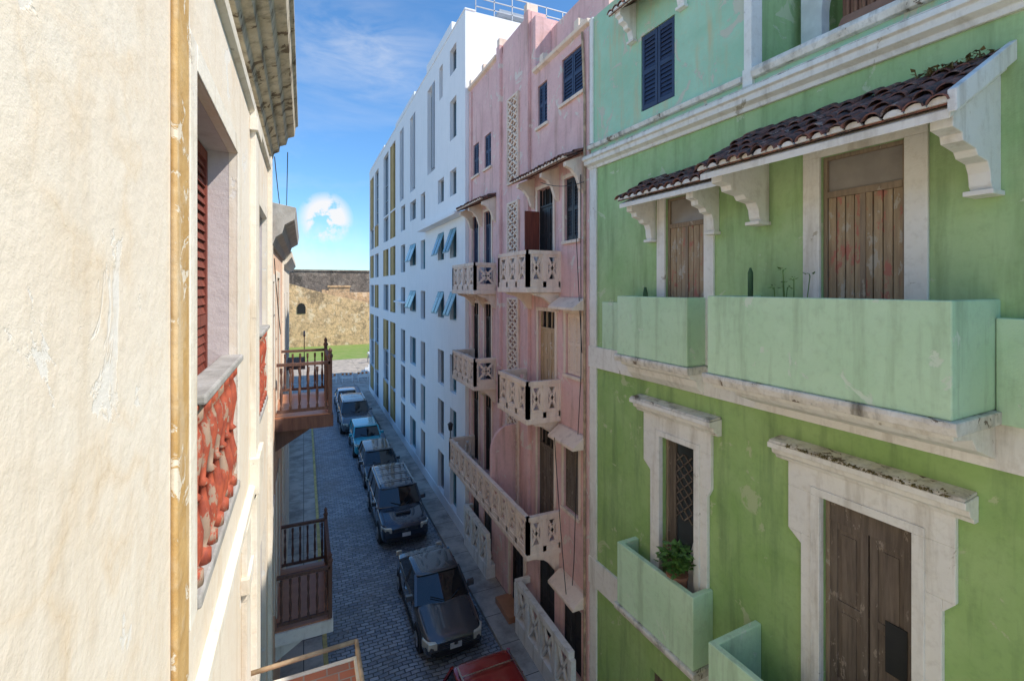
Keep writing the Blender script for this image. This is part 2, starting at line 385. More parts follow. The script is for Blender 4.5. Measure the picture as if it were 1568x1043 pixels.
dw = Part('middle_doors', rt, 'door_old', fr, bevel=.004)
fm = Part('door_frames', rt, 'door_frame', fr, bevel=.004)
gl = Part('transom_glass', rt, 'transom', fr)
def old_door(o, tz, n=8, rec=-.06):
    a0, a1, z0, z1 = o
    fm.box(a0, a0 + .05, rec - .08, rec + .02, z0, z1); fm.box(a1 - .05, a1, rec - .08, rec + .02, z0, z1)
    fm.box(a0 + .05, a1 - .05, rec - .08, rec + .02, z1 - .05, z1); fm.box(a0 + .05, a1 - .05, rec - .08, rec + .025, tz - .05, tz + .03)
    gl.box(a0 + .05, a1 - .05, rec - .05, rec - .02, tz + .03, z1 - .05)
    planks(dw, a0 + .05, a1 - .05, z0, tz - .05, rec, n)
    mid = (a0 + a1) / 2; fm.box(mid - .03, mid + .03, rec, rec + .018, z0, tz - .05)
old_door(SW, 1.12, 6); old_door(BD, 1.21, 8)
def eared(o, s0, s1, wd):
    a0, a1, z0, z1 = o
    zt = -2.40; ez = -3.32; dep = .07
    tr.box(s0, s1, 0, dep, z1 + .0, zt)
    for (x0, x1, n0, n1) in ((s0, a0, a0 - wd, a0), (a1, s1, a1, a1 + wd)):
        tr.box(x0, x1, 0, dep, ez, z1); tr.box(n0, n1, 0, dep, z0, ez)
        tr.prism_d([(min(x0, n0) if x0 < n0 else n1, ez), (n0 if x0 < n0 else x1, ez), ((n0 if x0 < n0 else n1), ez - .14)], 0, dep - .002)
    for (b0, b1) in ((a0 - wd * .45, a0), (a1, a1 + wd * .45)): tr.box(b0, b1, dep, dep + .03, z0, z1)
    tr.box(a0 - wd * .45, a1 + wd * .45, dep, dep + .03, z1, z1 + .1)
    c = [(0, zt), (dep + .02, zt), (dep + .05, zt + .05), (dep + .12, zt + .09), (dep + .13, zt + .15), (dep + .22, zt + .18), (dep + .22, zt + .25), (0, zt + .27)]
    tr.prism(c, s0 - .16, s1 + .16)
    dt.prism([(0, zt + .274), (dep + .215, zt + .254), (dep + .19, zt + .285), (0, zt + .31)], s0 - .15, s1 + .15)
eared(SW2, 1.80, 3.38, .26); eared(BD2, 4.68, 6.48, .26)
ld = Part('lower_doors', rt, 'door_dark', fr, bevel=.004)
a0, a1, z0, z1 = BD2
fm.box(a0, a0 + .05, -.2, -.04, z0, z1); fm.box(a1 - .05, a1, -.2, -.04, z0, z1); fm.box(a0 + .05, a1 - .05, -.2, -.04, z1 - .06, z1)
ld.box(a0 + .05, a1 - .05, -.2, -.05, z1 - .3, z1 - .06)
mid = (a0 + a1) / 2
panel_leaf(ld, a0 + .05, mid - .01, z0, z1 - .3, -.06, 3); panel_leaf(ld, mid + .01, a1 - .05, z0, z1 - .3, -.06, 3)
pk = Part('mail_panel', rt, 'black', fr); pk.box(mid + .18, a1 - .1, -.06, -.045, -4.55, -3.95)
a0, a1, z0, z1 = SW2
fm.box(a0, a0 + .05, -.2, -.08, z0, z1); fm.box(a1 - .05, a1, -.2, -.08, z0, z1); fm.box(a0 + .05, a1 - .05, -.2, -.08, z1 - .05, z1)
g2 = Part('window_glass', rt, 'glass', fr); g2.box(a0 + .2, a1 - .2, -.18, -.16, z0, z1 - .05)
panel_leaf(ld, a0 + .05, a0 + .2, z0, z1 - .05, -.12, 3)
cu = Part('window_curtain', rt, 'white_trim', fr); cu.prism_d([(a1 - .05, z0), (a1 - .38, z0), (a1 - .34, -4.9), (a1 - .2, -4.4), (a1 - .05, -4.2)], -.155, -.15)
gr = Part('window_grille', rt, 'door_dark', fr)
for k in range(6):
    zz = -3.1 - k * .2
    for q in range(2):
        aa = a0 + .28 + q * .2
        gr.bar((aa - .09, -.14, zz - .09), (aa + .09, -.14, zz + .09), .02); gr.bar((aa + .09, -.14, zz - .09), (aa - .09, -.14, zz + .09), .02)
il = Part('ground_doors', rt, 'door_dark', fr)
for o in gops: panel_leaf(il, o[0], (o[0] + o[1]) / 2 - .01, o[2], o[3], -.12); panel_leaf(il, (o[0] + o[1]) / 2 + .01, o[1], o[2], o[3], -.12)
gb = Part('balcony_walls', rt, 'green_box', fr, bevel=.014)
wf = Part('balcony_floor', rt, 'grey_stone', fr)
def hollow(s0, s1, dep, zb, zt, t=.1):
    gb.prism_z([(s0, 0), (s0, dep), (s1, dep), (s1, 0), (s1 - t, 0), (s1 - t, dep - t), (s0 + t, dep - t), (s0 + t, 0)], zb, zt)
    wf.box(s0 + t, s1 - t, 0.0, dep - t, zb, zb + .08)
    dt.prism([(0.061, zb - .002), (dep + .05, zb - .002), (dep + .06, zb - .05), (dep + .03, zb - .13), (0.061, zb - .13)], s0 - .05, s1 + .05)
    tr.prism([(.061, zb - .131), (dep - .06, zb - .131), (dep - .09, zb - .2), (dep * .55, zb - .24), (dep * .45, zb - .36), (.061, zb - .5)], s0 + .02, s1 - .02)
hollow(1.49, 3.248, .46, -1.3, -.17); hollow(4.131, 6.804, 1.017, -1.2, -.12)
hollow(1.49, 3.37, .46, -6.15, -4.97); hollow(4.131, 6.804, 1.0, -6.15, -4.97)
hollow(8, 10.4, 1.0, -1.2, -.12)
wn = Part('wall_wainscot', rt, 'green_box', fr, bevel=.01)
wn.box(.45, 1.485, 0, .03, -1.33, -.32); wn.box(6.81, 7.9, 0, .14, -1.33, -.3)
tw = Part('terrace_wall', rt, 'white_flat', fr)
def archwall(p, a0, a1, z0, z1, c, rw, zs, d0, d1):
    n = 12
    pts = [(c + rw * math.cos(math.pi * i / n), zs + rw * math.sin(math.pi * i / n)) for i in range(n + 1)]
    p.box(a0, c - rw, d0, d1, z0, z1); p.box(c + rw, a1, d0, d1, z0, z1)
    for i in range(n):
        (x1, y1), (x0, y0) = pts[i], pts[i + 1]
        p.prism_d([(x0, y0), (x1, y1), (x1, z1), (x0, z1)], d0, d1)
archwall(tw, 4.13, 5.6, 2.9, 6.1, 4.95, .5, 4.3, -1.3, -1.1); archwall(tw, 5.6, 7.2, 2.9, 6.1, 6.4, .62, 4.3, -1.3, -1.1)
archwall(tw, 7.2, E, 2.9, 6.1, 8.4, .7, 4.3, -1.3, -1.1)
tw.box(4.13, E, -3.5, -3.3, 2.9, 6.1); tw.box(4.13, E, -3.3, -1.1, 6.1, 6.25)
ct = Part('terrace_curtain', rt, 'curtain', fr, smooth=True)
for i in range(14):
    a = 4.6 + i * .055
    ct.prism([(-1.42 + .03 * (i % 2), 3.0 + .25 * (i / 14)), (-1.38 + .03 * (i % 2), 3.0), (-1.38 + .03 * (i % 2), 4.75), (-1.42, 4.75)], a, a + .05)
rr_ = Part('reclining_chair', rt, 'curtain', fr, bevel=.03); rr_.prism([(-.9, 3.0), (-.5, 3.0), (-.45, 3.5), (-.6, 3.75), (-.8, 3.45)], 5.0, 5.7)

def leafclump(part, c, n, rad, ls, up=.5):
    for i in range(n):
        th = R.uniform(0, 6.28); ph = R.uniform(-.2, 1.3); rr = rad * R.uniform(.35, 1)
        q = Vector((c[0] + rr * math.cos(th) * math.cos(ph), c[1] + rr * math.sin(th) * math.cos(ph), c[2] + rr * math.sin(ph) * up * 2))
        u = Vector((math.cos(th), math.sin(th), R.uniform(-.5, .6))).normalized(); v = u.cross(Vector((R.uniform(-.4, .4), R.uniform(-.4, .4), 1))).normalized()
        s = ls * R.uniform(.6, 1.2); w = u.cross(v) * s * .15
        part.add([tuple(q - u * s * .2), tuple(q + v * s * .4 + u * s * .3 + w), tuple(q + u * s), tuple(q - v * s * .4 + u * s * .3 + w)], [(0, 1, 2, 3)])
        if i % 4 == 0: part.bar((c[0], c[1], c[2] - rad * .6), tuple(q), .008)
r2 = root('potted_plant', fr.m(2.75, .22, -6.05))
pp = Part('pot', r2, 'clay', fr, smooth=False); pp.lathe(2.8, .22, -6.05, [(0, .13), (.25, .17), (1.05, .17), (1.06, .19), (1.12, .19), (1.12, .16)], 14)
pl = Part('leaves', r2, 'leaf', fr); leafclump(pl, (2.8, .24, -4.75), 170, .32, .13)
r2 = root('cactus', fr.m(4.35, .4, -1.1))
pp = Part('pot', r2, 'clay', fr); pp.lathe(4.42, .5, -1.12, [(0, .12), (.35, .16), (.8, .16)], 12)
pl = Part('stem', r2, 'cactus', fr, smooth=True); pl.lathe(4.42, .5, -.35, [(0, .03), (.3, .035), (.55, .035), (.62, .012)], 8)
r2 = root('cactus', fr.m(2.2, .25, -1.1))
pp = Part('pot', r2, 'clay', fr); pp.lathe(2.05, .25, -1.22, [(0, .1), (.35, .13), (.8, .13)], 12)
pl = Part('stem', r2, 'cactus', fr, smooth=True); pl.lathe(2.05, .25, -.42, [(0, .04), (.3, .045), (.42, .02)], 8)
r2 = root('balcony_weeds', fr.m(5.0, .6, -1.1))
pl = Part('stems', r2, 'leaf', fr)
for i in range(6):
    x = 4.9 + i * .05; zt = R.uniform(-.05, .28)
    q = (x + R.uniform(-.15, .15), .6 + R.uniform(-.1, .1), zt)
    pl.bar((x, .6, -1.1), q, .008)
    leafclump(pl, q, 4, .05, .05)
pp = Part('pot', r2, 'clay', fr); pp.box(4.75, 5.35, .45, .75, -1.12, -.4)
ms = Part('awning_moss', rt, 'moss', fr)
for k in range(60):
    a = R.uniform(6.2, 6.85); leafclump(ms, (a, .1 + R.random() * .25, 2.25), 2, .05, .05)
for k in range(260):
    a = R.uniform(4.8, 6.55); leafclump(ms, (a, .20 + R.random() * .10, -2.13), 2, .025, .035)

# ============================================================ PINK BUILDING
rt = root('pink_apartment_building', (6.1, 13, 0)); fr = F_PINK
P0, P1 = 9.1, 17.6
ops = []; sty = []
def op(a, z, st): ops.append((a[0], a[1], z[0], z[1])); sty.append(st)
op((9.42, 10.42), (4.62, 5.75), 'navy'); op((11.2, 11.75), (4.45, 5.6), 'navy')
op((9.6, 10.25), (1.15, 2.70), 'dark'); op((10.85, 11.75), (-.05, 2.7), 'opendark')
op((9.5, 10.2), (-2.15, -.65), 'cream'); op((10.75, 11.7), (-3.3, -.65), 'ochre')
op((9.6, 10.3), (-5.5, -3.9), 'brown'); op((10.8, 11.75), (-6.6, -3.85), 'brown')
op((9.5, 10.35), (-9.3, -7.7), 'dark'); op((10.8, 11.7), (-9.4, -7.4), 'dark'); op((12.7, 13.6), (-9.95, -7.3), 'dark')
op((15.35, 16.0), (4.25, 5.45), 'navy'); op((16.6, 17.25), (4.25, 5.45), 'navy')
op((15.3, 16.0), (-.15, 2.7), 'navy'); op((16.6, 17.3), (-.15, 2.7), 'navy')
op((15.3, 16.0), (-3.3, -.6), 'dark'); op((16.6, 17.3), (-3.3, -.6), 'dark')
op((15.3, 16.0), (-6.6, -3.85), 'dark'); op((16.6, 17.3), (-6.6, -3.85), 'dark')
op((15.3, 16.1), (-9.3, -7.7), 'dark'); op((16.6, 17.3), (-9.3, -7.7), 'dark')
w = Part('wall', rt, 'pink', fr); w.wall(P0, P1, -10, 6.0, ops, .2)
w.wall(11.9, P1, 6.0, 7.7, [], .2)
w.box(P0, 11.88, -.8, -.5, 6.0, 7.4)
b_ = Part('building_body', rt, 'pink', fr); b_.box(P0 + .01, P1 - .01, -9, -.25, -10, 5.99); b_.box(11.9, P1 - .01, -9, -.06, 6.0, 7.69)
b_.quad((P0 + .01, 0, -10), (P0 + .01, -.25, -10), (P0 + .01, -.25, 6), (P0 + .01, 0, 6))
b_.quad((11.9, 0, 6), (11.9, -.06, 6), (11.9, -.06, 7.7), (11.9, 0, 7.7))
tr = Part('peach_trim', rt, 'pink_trim', fr, bevel=.008); dk = Part('dark_shutters', rt, 'black', fr); nv = Part('navy_shutters', rt, 'navy', fr)
oc = Part('ochre_doors', rt, 'door_ochre', fr); bn = Part('brown_doors', rt, 'door_dark', fr); cr = Part('cream_shutters', rt, 'pink_trim', fr); rd = Part('red_door_leaf', rt, 'redwood', fr)
bk = Part('dark_backing', rt, 'interior', fr)
for (a0, a1, z0, z1), st in zip(ops, sty):
    bk.box(a0 - .02, a1 + .02, -.24, -.16, z0, z1 + .02)
    pt_ = {'navy': nv, 'dark': dk, 'opendark': dk, 'cream': cr, 'ochre': oc, 'brown': bn}[st]
    if z1 - z0 > 2:
        tz = z1 - .5
        panel_leaf(pt_, a0 + .03, (a0 + a1) / 2 - .005, z0, tz, -.09, 3); panel_leaf(pt_, (a0 + a1) / 2 + .005, a1 - .03, z0, tz, -.09, 3)
        pt_.box(a0, a0 + .03, -.12, -.06, z0, z1); pt_.box(a1 - .03, a1, -.12, -.06, z0, z1); pt_.box(a0 + .03, a1 - .03, -.12, -.06, tz, tz + .05)
        for q in range(3): pt_.box(a0 + .05 + q * (a1 - a0 - .1) / 3, a0 + .08 + q * (a1 - a0 - .1) / 3, -.12, -.08, tz + .05, z1)
    else: louver(pt_, pt_, a0 + .01, a1 - .01, z0 + .01, z1 - .01, -.04)
    if z1 < 4.2 and z0 > -7.2:
        tr.box(a0 - .1, a0, 0, .03, z0, z1); tr.box(a1, a1 + .1, 0, .03, z0, z1); tr.box(a0 - .1, a1 + .1, 0, .035, z1, z1 + .1)
    if z1 - z0 < 2: tr.box(a0 - .08, a1 + .08, 0, .07, z0 - .08, z0)
rd.box(11.7, 11.74, -.02, .42, .95, 2.1)
for (a0, a1, z) in ((P0, 11.9, 6.0), (14.7, P1, 7.7)):
    tr.prism([(-.3, z + .003), (.0, z + .003), (.1, z + .04), (.12, z + .12), (-.3, z + .15)], a0 - .02, a1)
pil = Part('pilasters', rt, 'pink', fr, bevel=.01)
for a in (12.2, 14.35): pil.box(a, a + .28, 0, .10, -7.1, 8.0)
pil.box(12.21, 14.62, -.5, -.02, 7.6, 7.99); pil.box(P0, P0 + .2, 0, .06, -10, 5.95); pil.box(P1 - .25, P1, 0, .06, -10, 7.6)
for a in (9.5, 11.3, 12.3, 14.4, 15.9, 17.3): tr.box(a, a + .2, -.28, .08, (6.15 if a < 11.9 else 7.85 if a > 14.6 else 8.0), (6.35 if a < 11.9 else 8.05 if a > 14.6 else 8.25))
lb = Part('lattice_hole_shade', rt, 'lat_dark', fr); la = Part('lattice_screen', rt, 'pink_trim', fr)
def lattice(a0, a1, z0, z1):
    lb.box(a0, a1, 0, .012, z0, z1)  # flat dark panel on the wall, painted as shaded holes; nothing is recessed
    tr.box(a0 - .07, a0, 0, .07, z0 - .07, z1 + .07); tr.box(a1, a1 + .07, 0, .07, z0 - .07, z1 + .07); tr.box(a0, a1, 0, .07, z1, z1 + .07); tr.box(a0, a1, 0, .07, z0 - .07, z0)
    w = a1 - a0; n = max(1, round((z1 - z0) / (w * .62))); h = (z1 - z0) / n
    for i in range(n):
        z = z0 + i * h; mzz = z + h / 2; ma = (a0 + a1) / 2
        for (p_, q_) in (((a0, z), (a1, z + h)), ((a1, z), (a0, z + h))): la.bar((p_[0], .035, p_[1]), (q_[0], .035, q_[1]), .05, .065)
        la.bar((ma, .032, z), (a1, .032, mzz), .035, .045); la.bar((ma, .032, z), (a0, .032, mzz), .035, .045)
        la.bar((a0, .032, mzz), (ma, .032, z + h), .035, .045); la.bar((a1, .032, mzz), (ma, .032, z + h), .035, .045)
for z0, z1 in ((3.3, 5.9), (.95, 2.6), (-3.0, -.4), (-6.6, -3.7)): lattice(13.05, 13.75, z0, z1)
def xpanel(p, A, B, z0, z1, t=.06):
    A = Vector(A); B = Vector(B); L = (B - A).length; n = max(1, round(L / .60))
    P = lambda k, z: (A.x + (B.x - A.x) * k, A.y + (B.y - A.y) * k, z)
    p.bar(P(0, z1 - .05), P(1, z1 - .05), t * 1.9, .10); p.bar(P(0, z0 + .07), P(1, z0 + .07), t * 1.6, .14)
    for i in range(n + 1): p.bar(P(i / n, z0), P(i / n, z1), t * 1.6)
    g = .10 / L
    for i in range(n):
        k0 = i / n + g; k1 = (i + 1) / n - g; q0 = z0 + .2; q1 = z1 - .16; km = (k0 + k1) / 2; qm = (q0 + q1) / 2
        p.bar(P(k0 - g / 2, q0 - .03), P(k1 + g / 2, q0 - .03), t, .07); p.bar(P(k0 - g / 2, q1 + .03), P(k1 + g / 2, q1 + .03), t, .07)
        p.bar(P(k0 - .02 / L, q0), P(k0 - .02 / L, q1), t, .07); p.bar(P(k1 + .02 / L, q0), P(k1 + .02 / L, q1), t, .07)
        p.bar(P(k0, q0), P(k1, q1), t * .8, .065); p.bar(P(k1, q0), P(k0, q1), t * .8, .065)
        e = .55
        for (ka, qa, kb, qb) in ((km, qm - (qm - q0) * e, km + (k1 - km) * e, qm), (km + (k1 - km) * e, qm, km, qm + (q1 - qm) * e), (km, qm + (q1 - qm) * e, km - (km - k0) * e, qm), (km - (km - k0) * e, qm, km, qm - (qm - q0) * e)): p.bar(P(ka, qa), P(kb, qb), t * .6, .045)
rail = Part('lattice_railings', rt, 'pink_trim', fr)
slab = Part('balcony_slabs', rt, 'pink_trim', fr, bevel=.015)
def pbalc(a0, a1, dep, zt, hgt=.92):
    zb = zt - hgt
    xpanel(rail, (a0, .02), (a0, dep), zb, zt); xpanel(rail, (a1, .02), (a1, dep), zb, zt); xpanel(rail, (a0, dep), (a1, dep), zb, zt)
    slab.box(a0 - .06, a1 + .06, 0.0, dep + .06, zb - .14, zb)
    for a in [a0 + .1 + i * (a1 - a0 - .2) / max(1, round((a1 - a0) / 1.5)) for i in range(max(1, round((a1 - a0) / 1.5)) + 1)]:
        slab.prism([(0, zb - .141), (dep * .85, zb - .141), (dep * .8, zb - .2), (dep * .5, zb - .27), (dep * .3, zb - .4), (dep * .15, zb - .6), (0, zb - .65)], a - .07, a + .07)
pbalc(10.5, 12.3, .92, .92); pbalc(10.5, 12.3, .92, -2.35); pbalc(10.5, 17.2, .92, -5.7)
pbalc(14.8, 17.2, .79, .82); pbalc(14.8, 17.2, .79, -2.38)
fin = Part('balcony_partition', rt, 'pink', fr, bevel=.01)
poly = [(.03, -6.55), (.86, -6.55), (.86, -5.3)] + [(.24 + .62 * math.cos(t), -4.95 + .75 * math.sin(t)) for t in [math.radians(x) for x in range(0, 91, 15)]] + [(.03, -4.2)]
fin.prism(poly, 13.15, 13.27)
til = Part('roof_tiles', rt, 'tile', fr); plug = Part('tile_mortar', rt, 'pink_trim', fr)
tiles(til, plug, 9.25, 12.25, .6, 3.2, 2.95); tiles(til, plug, 14.75, 17.5, .6, 3.15, 2.95)
for a in (9.4, 10.6, 12.0, 14.9, 16.3, 17.3):
    tr.prism([(0, 3.1), (.52, 2.88), (.52, 2.78), (.35, 2.72), (.2, 2.55), (.12, 2.3), (0, 2.2)], a - .06, a + .06)
for (a0, a1, z) in ((9.2, 10.4, -.5), (9.2, 10.4, -3.7), (9.2, 10.4, -7.35)):
    slab.prism([(0, z + .25), (.1, z + .25), (.42, z + .03), (.42, z - .04), (0, z - .04)], a0, a1)
gbp = Part('porch_railings', rt, 'white_trim', fr)
def porch(a0, a1, dep):
    gbp.box(a0, a1, .02, dep, -9.88, -9.45); gbp.box(a0, a1, dep - .14, dep + .02, -8.5, -8.35); gbp.box(a1 - .12, a1 - .001, .02, dep - .14, -8.5, -8.35)
    n = round((a1 - a0) / .75); st = (a1 - a0) / n
    for i in range(n + 1):
        x = a0 + i * st; gbp.box(x - .08, x + .08, dep - .13, dep + .0, -9.45, -8.5)
    for i in range(n):
        x0 = a0 + i * st + .08; x1 = x0 + st - .16
        gbp.bar((x0, dep - .06, -9.43), (x1, dep - .06, -8.52), .06, .07); gbp.bar((x1, dep - .06, -9.43), (x0, dep - .06, -8.52), .06, .07)
porch(9.3, 12.3, .45); porch(14.9, 17.3, .35)
for a in (12.6, 13.75): tr.box(a - .12, a, 0, .06, -9.9, -7.2)
st_ = Part('door_steps', rt, 'terracotta_floor', fr); st_.box(12.65, 13.7, 0, .5, -9.88, -9.7)
wr = Part('downpipe', rt, 'rust', fr); wr.bar((9.2, .1, -9.8), (9.2, .1, 4.3), .06, n=8); wr.bar((9.2, .1, 4.3), (9.3, .1, 5.9), .06, n=8)
r2 = root('facade_cables', (5.9, 9, 5)); cb = Part('cables', r2, 'cable', fr)
def cable(pts, w=.014):
    for i in range(len(pts) - 1): cb.bar(pts[i], pts[i + 1], w)
def sag(p, q, s, n=10):
    p = Vector(p); q = Vector(q)
    return [tuple(p.lerp(q, i / n) - Vector((0, 0, s * 4 * (i / n) * (1 - i / n)))) for i in range(n + 1)]
cable([(9.3, .14, 2.6), (9.32, .12, -2), (9.5, .1, -3.6), (9.6, .14, -6.5), (9.75, .12, -7.5), (9.6, .2, -9)])
cable(sag((9.4, .2, 1.2), (9.15, .2, -1.5), .1)); cable(sag((9.9, .5, -3.6), (9.55, .25, -8.3), .4))
cable(sag((9.15, .15, 2.4), (11, .3, 2.75), .1))
r2 = root('wall_lantern', fr.m(17.3, .5, -5)); l_ = Part('lantern', r2, 'black', fr)
l_.bar((17.3, .9, -5.7), (17.3, .9, -5.45), .03); l_.lathe(17.3, .9, -5.45, [(0, .04), (.03, .07), (.22, .10), (.24, .12), (.33, .03)], 6)

# ============================================================ WHITE BUILDING
rt = root('white_apartment_building', (6, 32, 0)); fr = F_WHITE
W0, W1, WT = 17.62, 47.0, 10.9
rows = [(9.1, 10.2), (6.3, 8.0), (3.9, 5.0), (1.25, 2.5), (-1.4, -.2), (-4.5, -2.9), (-6.9, -5.2), (-9.4, -7.6)]
ops = []; sty = []
def op(a0, a1, z0, z1, s): ops.append((a0, a1, z0, z1)); sty.append(s)
for i, (z0, z1) in enumerate(rows):
    op(18.8, 19.75, z0, z1, 'hop' if i in (3, 4) else 'teal' if i > 4 else 'win')
    if i not in (0, 1): op(20.7, 21.75, z0, z1, 'hop' if i in (3, 4) else 'win')
    if i == 0: op(20.9, 21.5, z0 - .4, z1, 'win')
    if i > 1:
        op(26.5, 28.1, z0, z1, 'hop' if i in (3, 4) else 'teal' if i % 2 else 'win')
        op(24.3, 25.3, z0 - .3, z1, 'teal' if i % 3 == 0 else 'win')
        op(29.6, 31.0, z0 - .3, z1 + .2, 'win')
        op(33.0, 35.0, z0 - .4, z1 + .4, 'och'); op(35.9, 38.3, z0 - .4, z1 + .4, 'och' if i % 2 else 'win')
        op(41.0, 43.2, z0 - .4, z1 + .4, 'win' if i % 2 else 'och'); op(44.0, 46.2, z0 - .4, z1 + .4, 'och' if i % 2 else 'win')
op(22.3, 23.8, 5.7, 10.0, 'slot'); op(26.7, 28.1, 5.6, 10.0, 'slot'); op(30.1, 31.4, 5.6, 10.2, 'slot')
op(33.0, 35.0, 5.5, 10.2, 'och'); op(35.9, 38.3, 5.5, 10.2, 'win'); op(41.0, 43.2, 5.3, 10.1, 'win'); op(44.0, 46.2, 5.3, 10.1, 'och')
w = Part('wall', rt, 'white_bld', fr); w.wall(W0, W1, -10, WT, ops, .3)
b_ = Part('building_body', rt, 'white_bld', fr); b_.box(W0, W1, -14, -.4, -10, WT - .01)
for a in (W0, W1): b_.quad((a, 0, -10), (a, -.4, -10), (a, -.4, WT), (a, 0, WT))
b_.box(19.5, 24.0, -8, -.01, WT + .06, WT + .5); b_.box(27, 33, -8, -.01, WT + .06, WT + .35); b_.box(38, 46.9, -8, -.01, WT + .06, WT + .3)
gl = Part('glazing', rt, 'glass_bl', fr); fm = Part('window_frames', rt, 'metal', fr); te = Part('teal_frames', rt, 'teal', fr); oc = Part('ochre_panels', rt, 'ochre', fr); gp = Part('grey_slot_panels', rt, 'grey_panel', fr)
for (a0, a1, z0, z1), s in zip(ops, sty):
    d = -.22
    if s == 'slot':
        gp.box(a0, a1, -.3, -.2, z0, z1); gp.box(a0 + .05, a0 + .3, -.2, .06, z0 + .1, z1 - .1)
        gl.box(a0 + .5, a1 - .1, -.2, -.18, z0 + .3, z1 - .3); continue
    gl.box(a0, a1, -.3, d, z0, z1)
    q = te if s in ('teal', 'hop') else fm
    q.box(a0, a0 + .05, d, d + .06, z0, z1); q.box(a1 - .05, a1, d, d + .06, z0, z1); q.box(a0 + .05, a1 - .05, d, d + .06, z0, z0 + .05); q.box(a0 + .05, a1 - .05, d, d + .06, z1 - .05, z1)
    q.box((a0 + a1) / 2 - .025, (a0 + a1) / 2 + .025, d, d + .05, z0 + .05, z1 - .05)
    if z1 - z0 > 2.2:
        for k in range(1, int((z1 - z0) / 1.2)): q.box(a0 + .05, a1 - .05, d, d + .045, z0 + k * 1.2, z0 + k * 1.2 + .06)
    if s == 'och': oc.box(a0 + (a1 - a0) * .5, a1 - .03, -.16, -.04, z0 + .02, z1 - .02); oc.box(a1 - .03, a1, -.2, .02, z0, z1)
    if s == 'hop':
        for (e0, e1) in ((a0 + .02, (a0 + a1) / 2 - .03), ((a0 + a1) / 2 + .03, a1 - .02)):
            te.prism([(.0, z1 - .02), (.34, z0 + .22), (.33, z0 + .19), (-.02, z1 - .04)], e0, e1)
            gl.prism([(.006, z1 - .05), (.335, z0 + .27), (.333, z0 + .26), (.0, z1 - .06)], e0 + .06, e1 - .06)
tr = Part('ledges', rt, 'white_bld', fr, bevel=.01)
tr.box(W0, 24.2, 0, .45, 2.85, 2.97); tr.box(28.5, 32, 0, .3, -1.0, -.9); tr.box(W0, W1, 0, .03, -9.98, -9.4)
tr.box(W0 - .03, W1, -.42, .03, WT + .001, WT + .06)
ra = Part('roof_railing', rt, 'metal', fr)
for i in range(14): ra.bar((W0 + .2, -.5 - i * .8, WT), (W0 + .2, -.5 - i * .8, WT + 1.05), .04)
for z in (.35, .7, 1.05): ra.bar((W0 + .2, -.5, WT + z), (W0 + .2, -11, WT + z), .04)
ph_ = Part('roof_structure', rt, 'grey_panel', fr); ph_.box(19.0, 26, -9, -2.2, WT + .003, WT + .9); ph_.box(18.7, 26.3, -9.3, -1.9, WT + .9, WT + 1.05)

# ============================================================ LEFT CREAM BUILDING
rt = root('cream_balcony_house', (-.6, 3, 0)); fr = F_LEFT
L0, L1 = -6.0, 9.1
O1 = (3.1, 4.86, -1.8, 1.2); O2 = (7.0, 8.5, -1.8, 1.1); O0 = (-2.6, -.9, -1.8, 1.2)
low = [(3.3, 4.8, -6.6, -3.6), (7.0, 8.4, -6.6, -3.6)]
w = Part('wall', rt, 'cream', fr); w.wall(L0, L1, -10, 2.95, [O1, O2, O0] + low, .06)
b_ = body(rt, 'cream', fr, L0, L1, -10, 2.94, 9, -.5)
rv = Part('window_reveals', rt, 'mauve', fr)
for (a0, a1, z0, z1) in [O1, O2, O0] + low:
    rv.box(a0 - .04, a0 - .002, -.34, -.06, z0, z1 + .03); rv.box(a1 + .002, a1 + .04, -.34, -.06, z0, z1 + .03); rv.box(a0 - .002, a1 + .002, -.34, -.062, z1 + .002, z1 + .04); rv.box(a0, a1, -.34, -.062, z0 - .04, z0 - .002)
sh = Part('red_shutters', rt, 'redwood', fr); ds = Part('grey_shutters', rt, 'grey_panel', fr)
louver(sh, sh, O1[0], O1[1], O1[2] + .05, O1[3] - .02, -.22, 3); louver(sh, sh, O0[0], O0[1], -1.75, 1.15, -.22, 3)
louver(ds, ds, O2[0], O2[1], -1.75, 1.05, -.12, 3)
for o in low: louver(ds, ds, o[0], o[1], o[2], o[3], -.2, 2)
dkk = Part('shutter_backing', rt, 'interior', fr)
for (a0, a1, z0, z1) in [O1, O2, O0] + low: dkk.box(a0, a1, -.48, -.345, z0, z1)
oc = Part('ochre_pilaster', rt, 'ochre_worn', fr, bevel=.012); oc.box(2.56, 2.80, 0, .028, -9.9, 2.2)
tr = Part('cream_trim', rt, 'cream_trim', fr, bevel=.006)
for o in (O1, O2):
    tr.box(o[0] - .17, o[0], 0, .010, o[2], o[3] + .15); tr.box(o[1], o[1] + .17, 0, .012, o[2], o[3] + .15); tr.box(o[0], o[1], 0, .012, o[3], o[3] + .15)
tr.box(6.0, 6.45, 0, .06, -1.9, 2.0); tr.box(5.95, 6.5, 0, .085, 1.75, 1.9); tr.box(5.92, 6.53, 0, .10, -2.3, -1.9); tr.box(5.98, 6.48, 0, .07, -6.5, -2.35)
tr.box(8.85, 9.1, 0, .06, -9.9, 2.2); tr.box(5.2, 5.55, 0, .05, -6.5, -2.36); tr.box(5.15, 5.6, 0, .075, -2.95, -2.8)
tr.prism([(0, -2.35), (.03, -2.35), (.06, -2.28), (.06, -2.2), (0, -2.17)], 2.82, 5.92)
tr.prism([(0, 1.95), (.05, 1.98), (.06, 2.05), (0, 2.08)], L0, L1)
co = Part('roof_cornice', rt, 'old_cornice', fr, bevel=.008)
co.prism([(0, 2.22), (.06, 2.22), (.08, 2.32), (.16, 2.36), (.17, 2.46), (.27, 2.50), (.30, 2.62), (.40, 2.66), (.42, 2.82), (.46, 2.85), (.46, 2.93), (0, 2.99)], L0, L1 + .08)
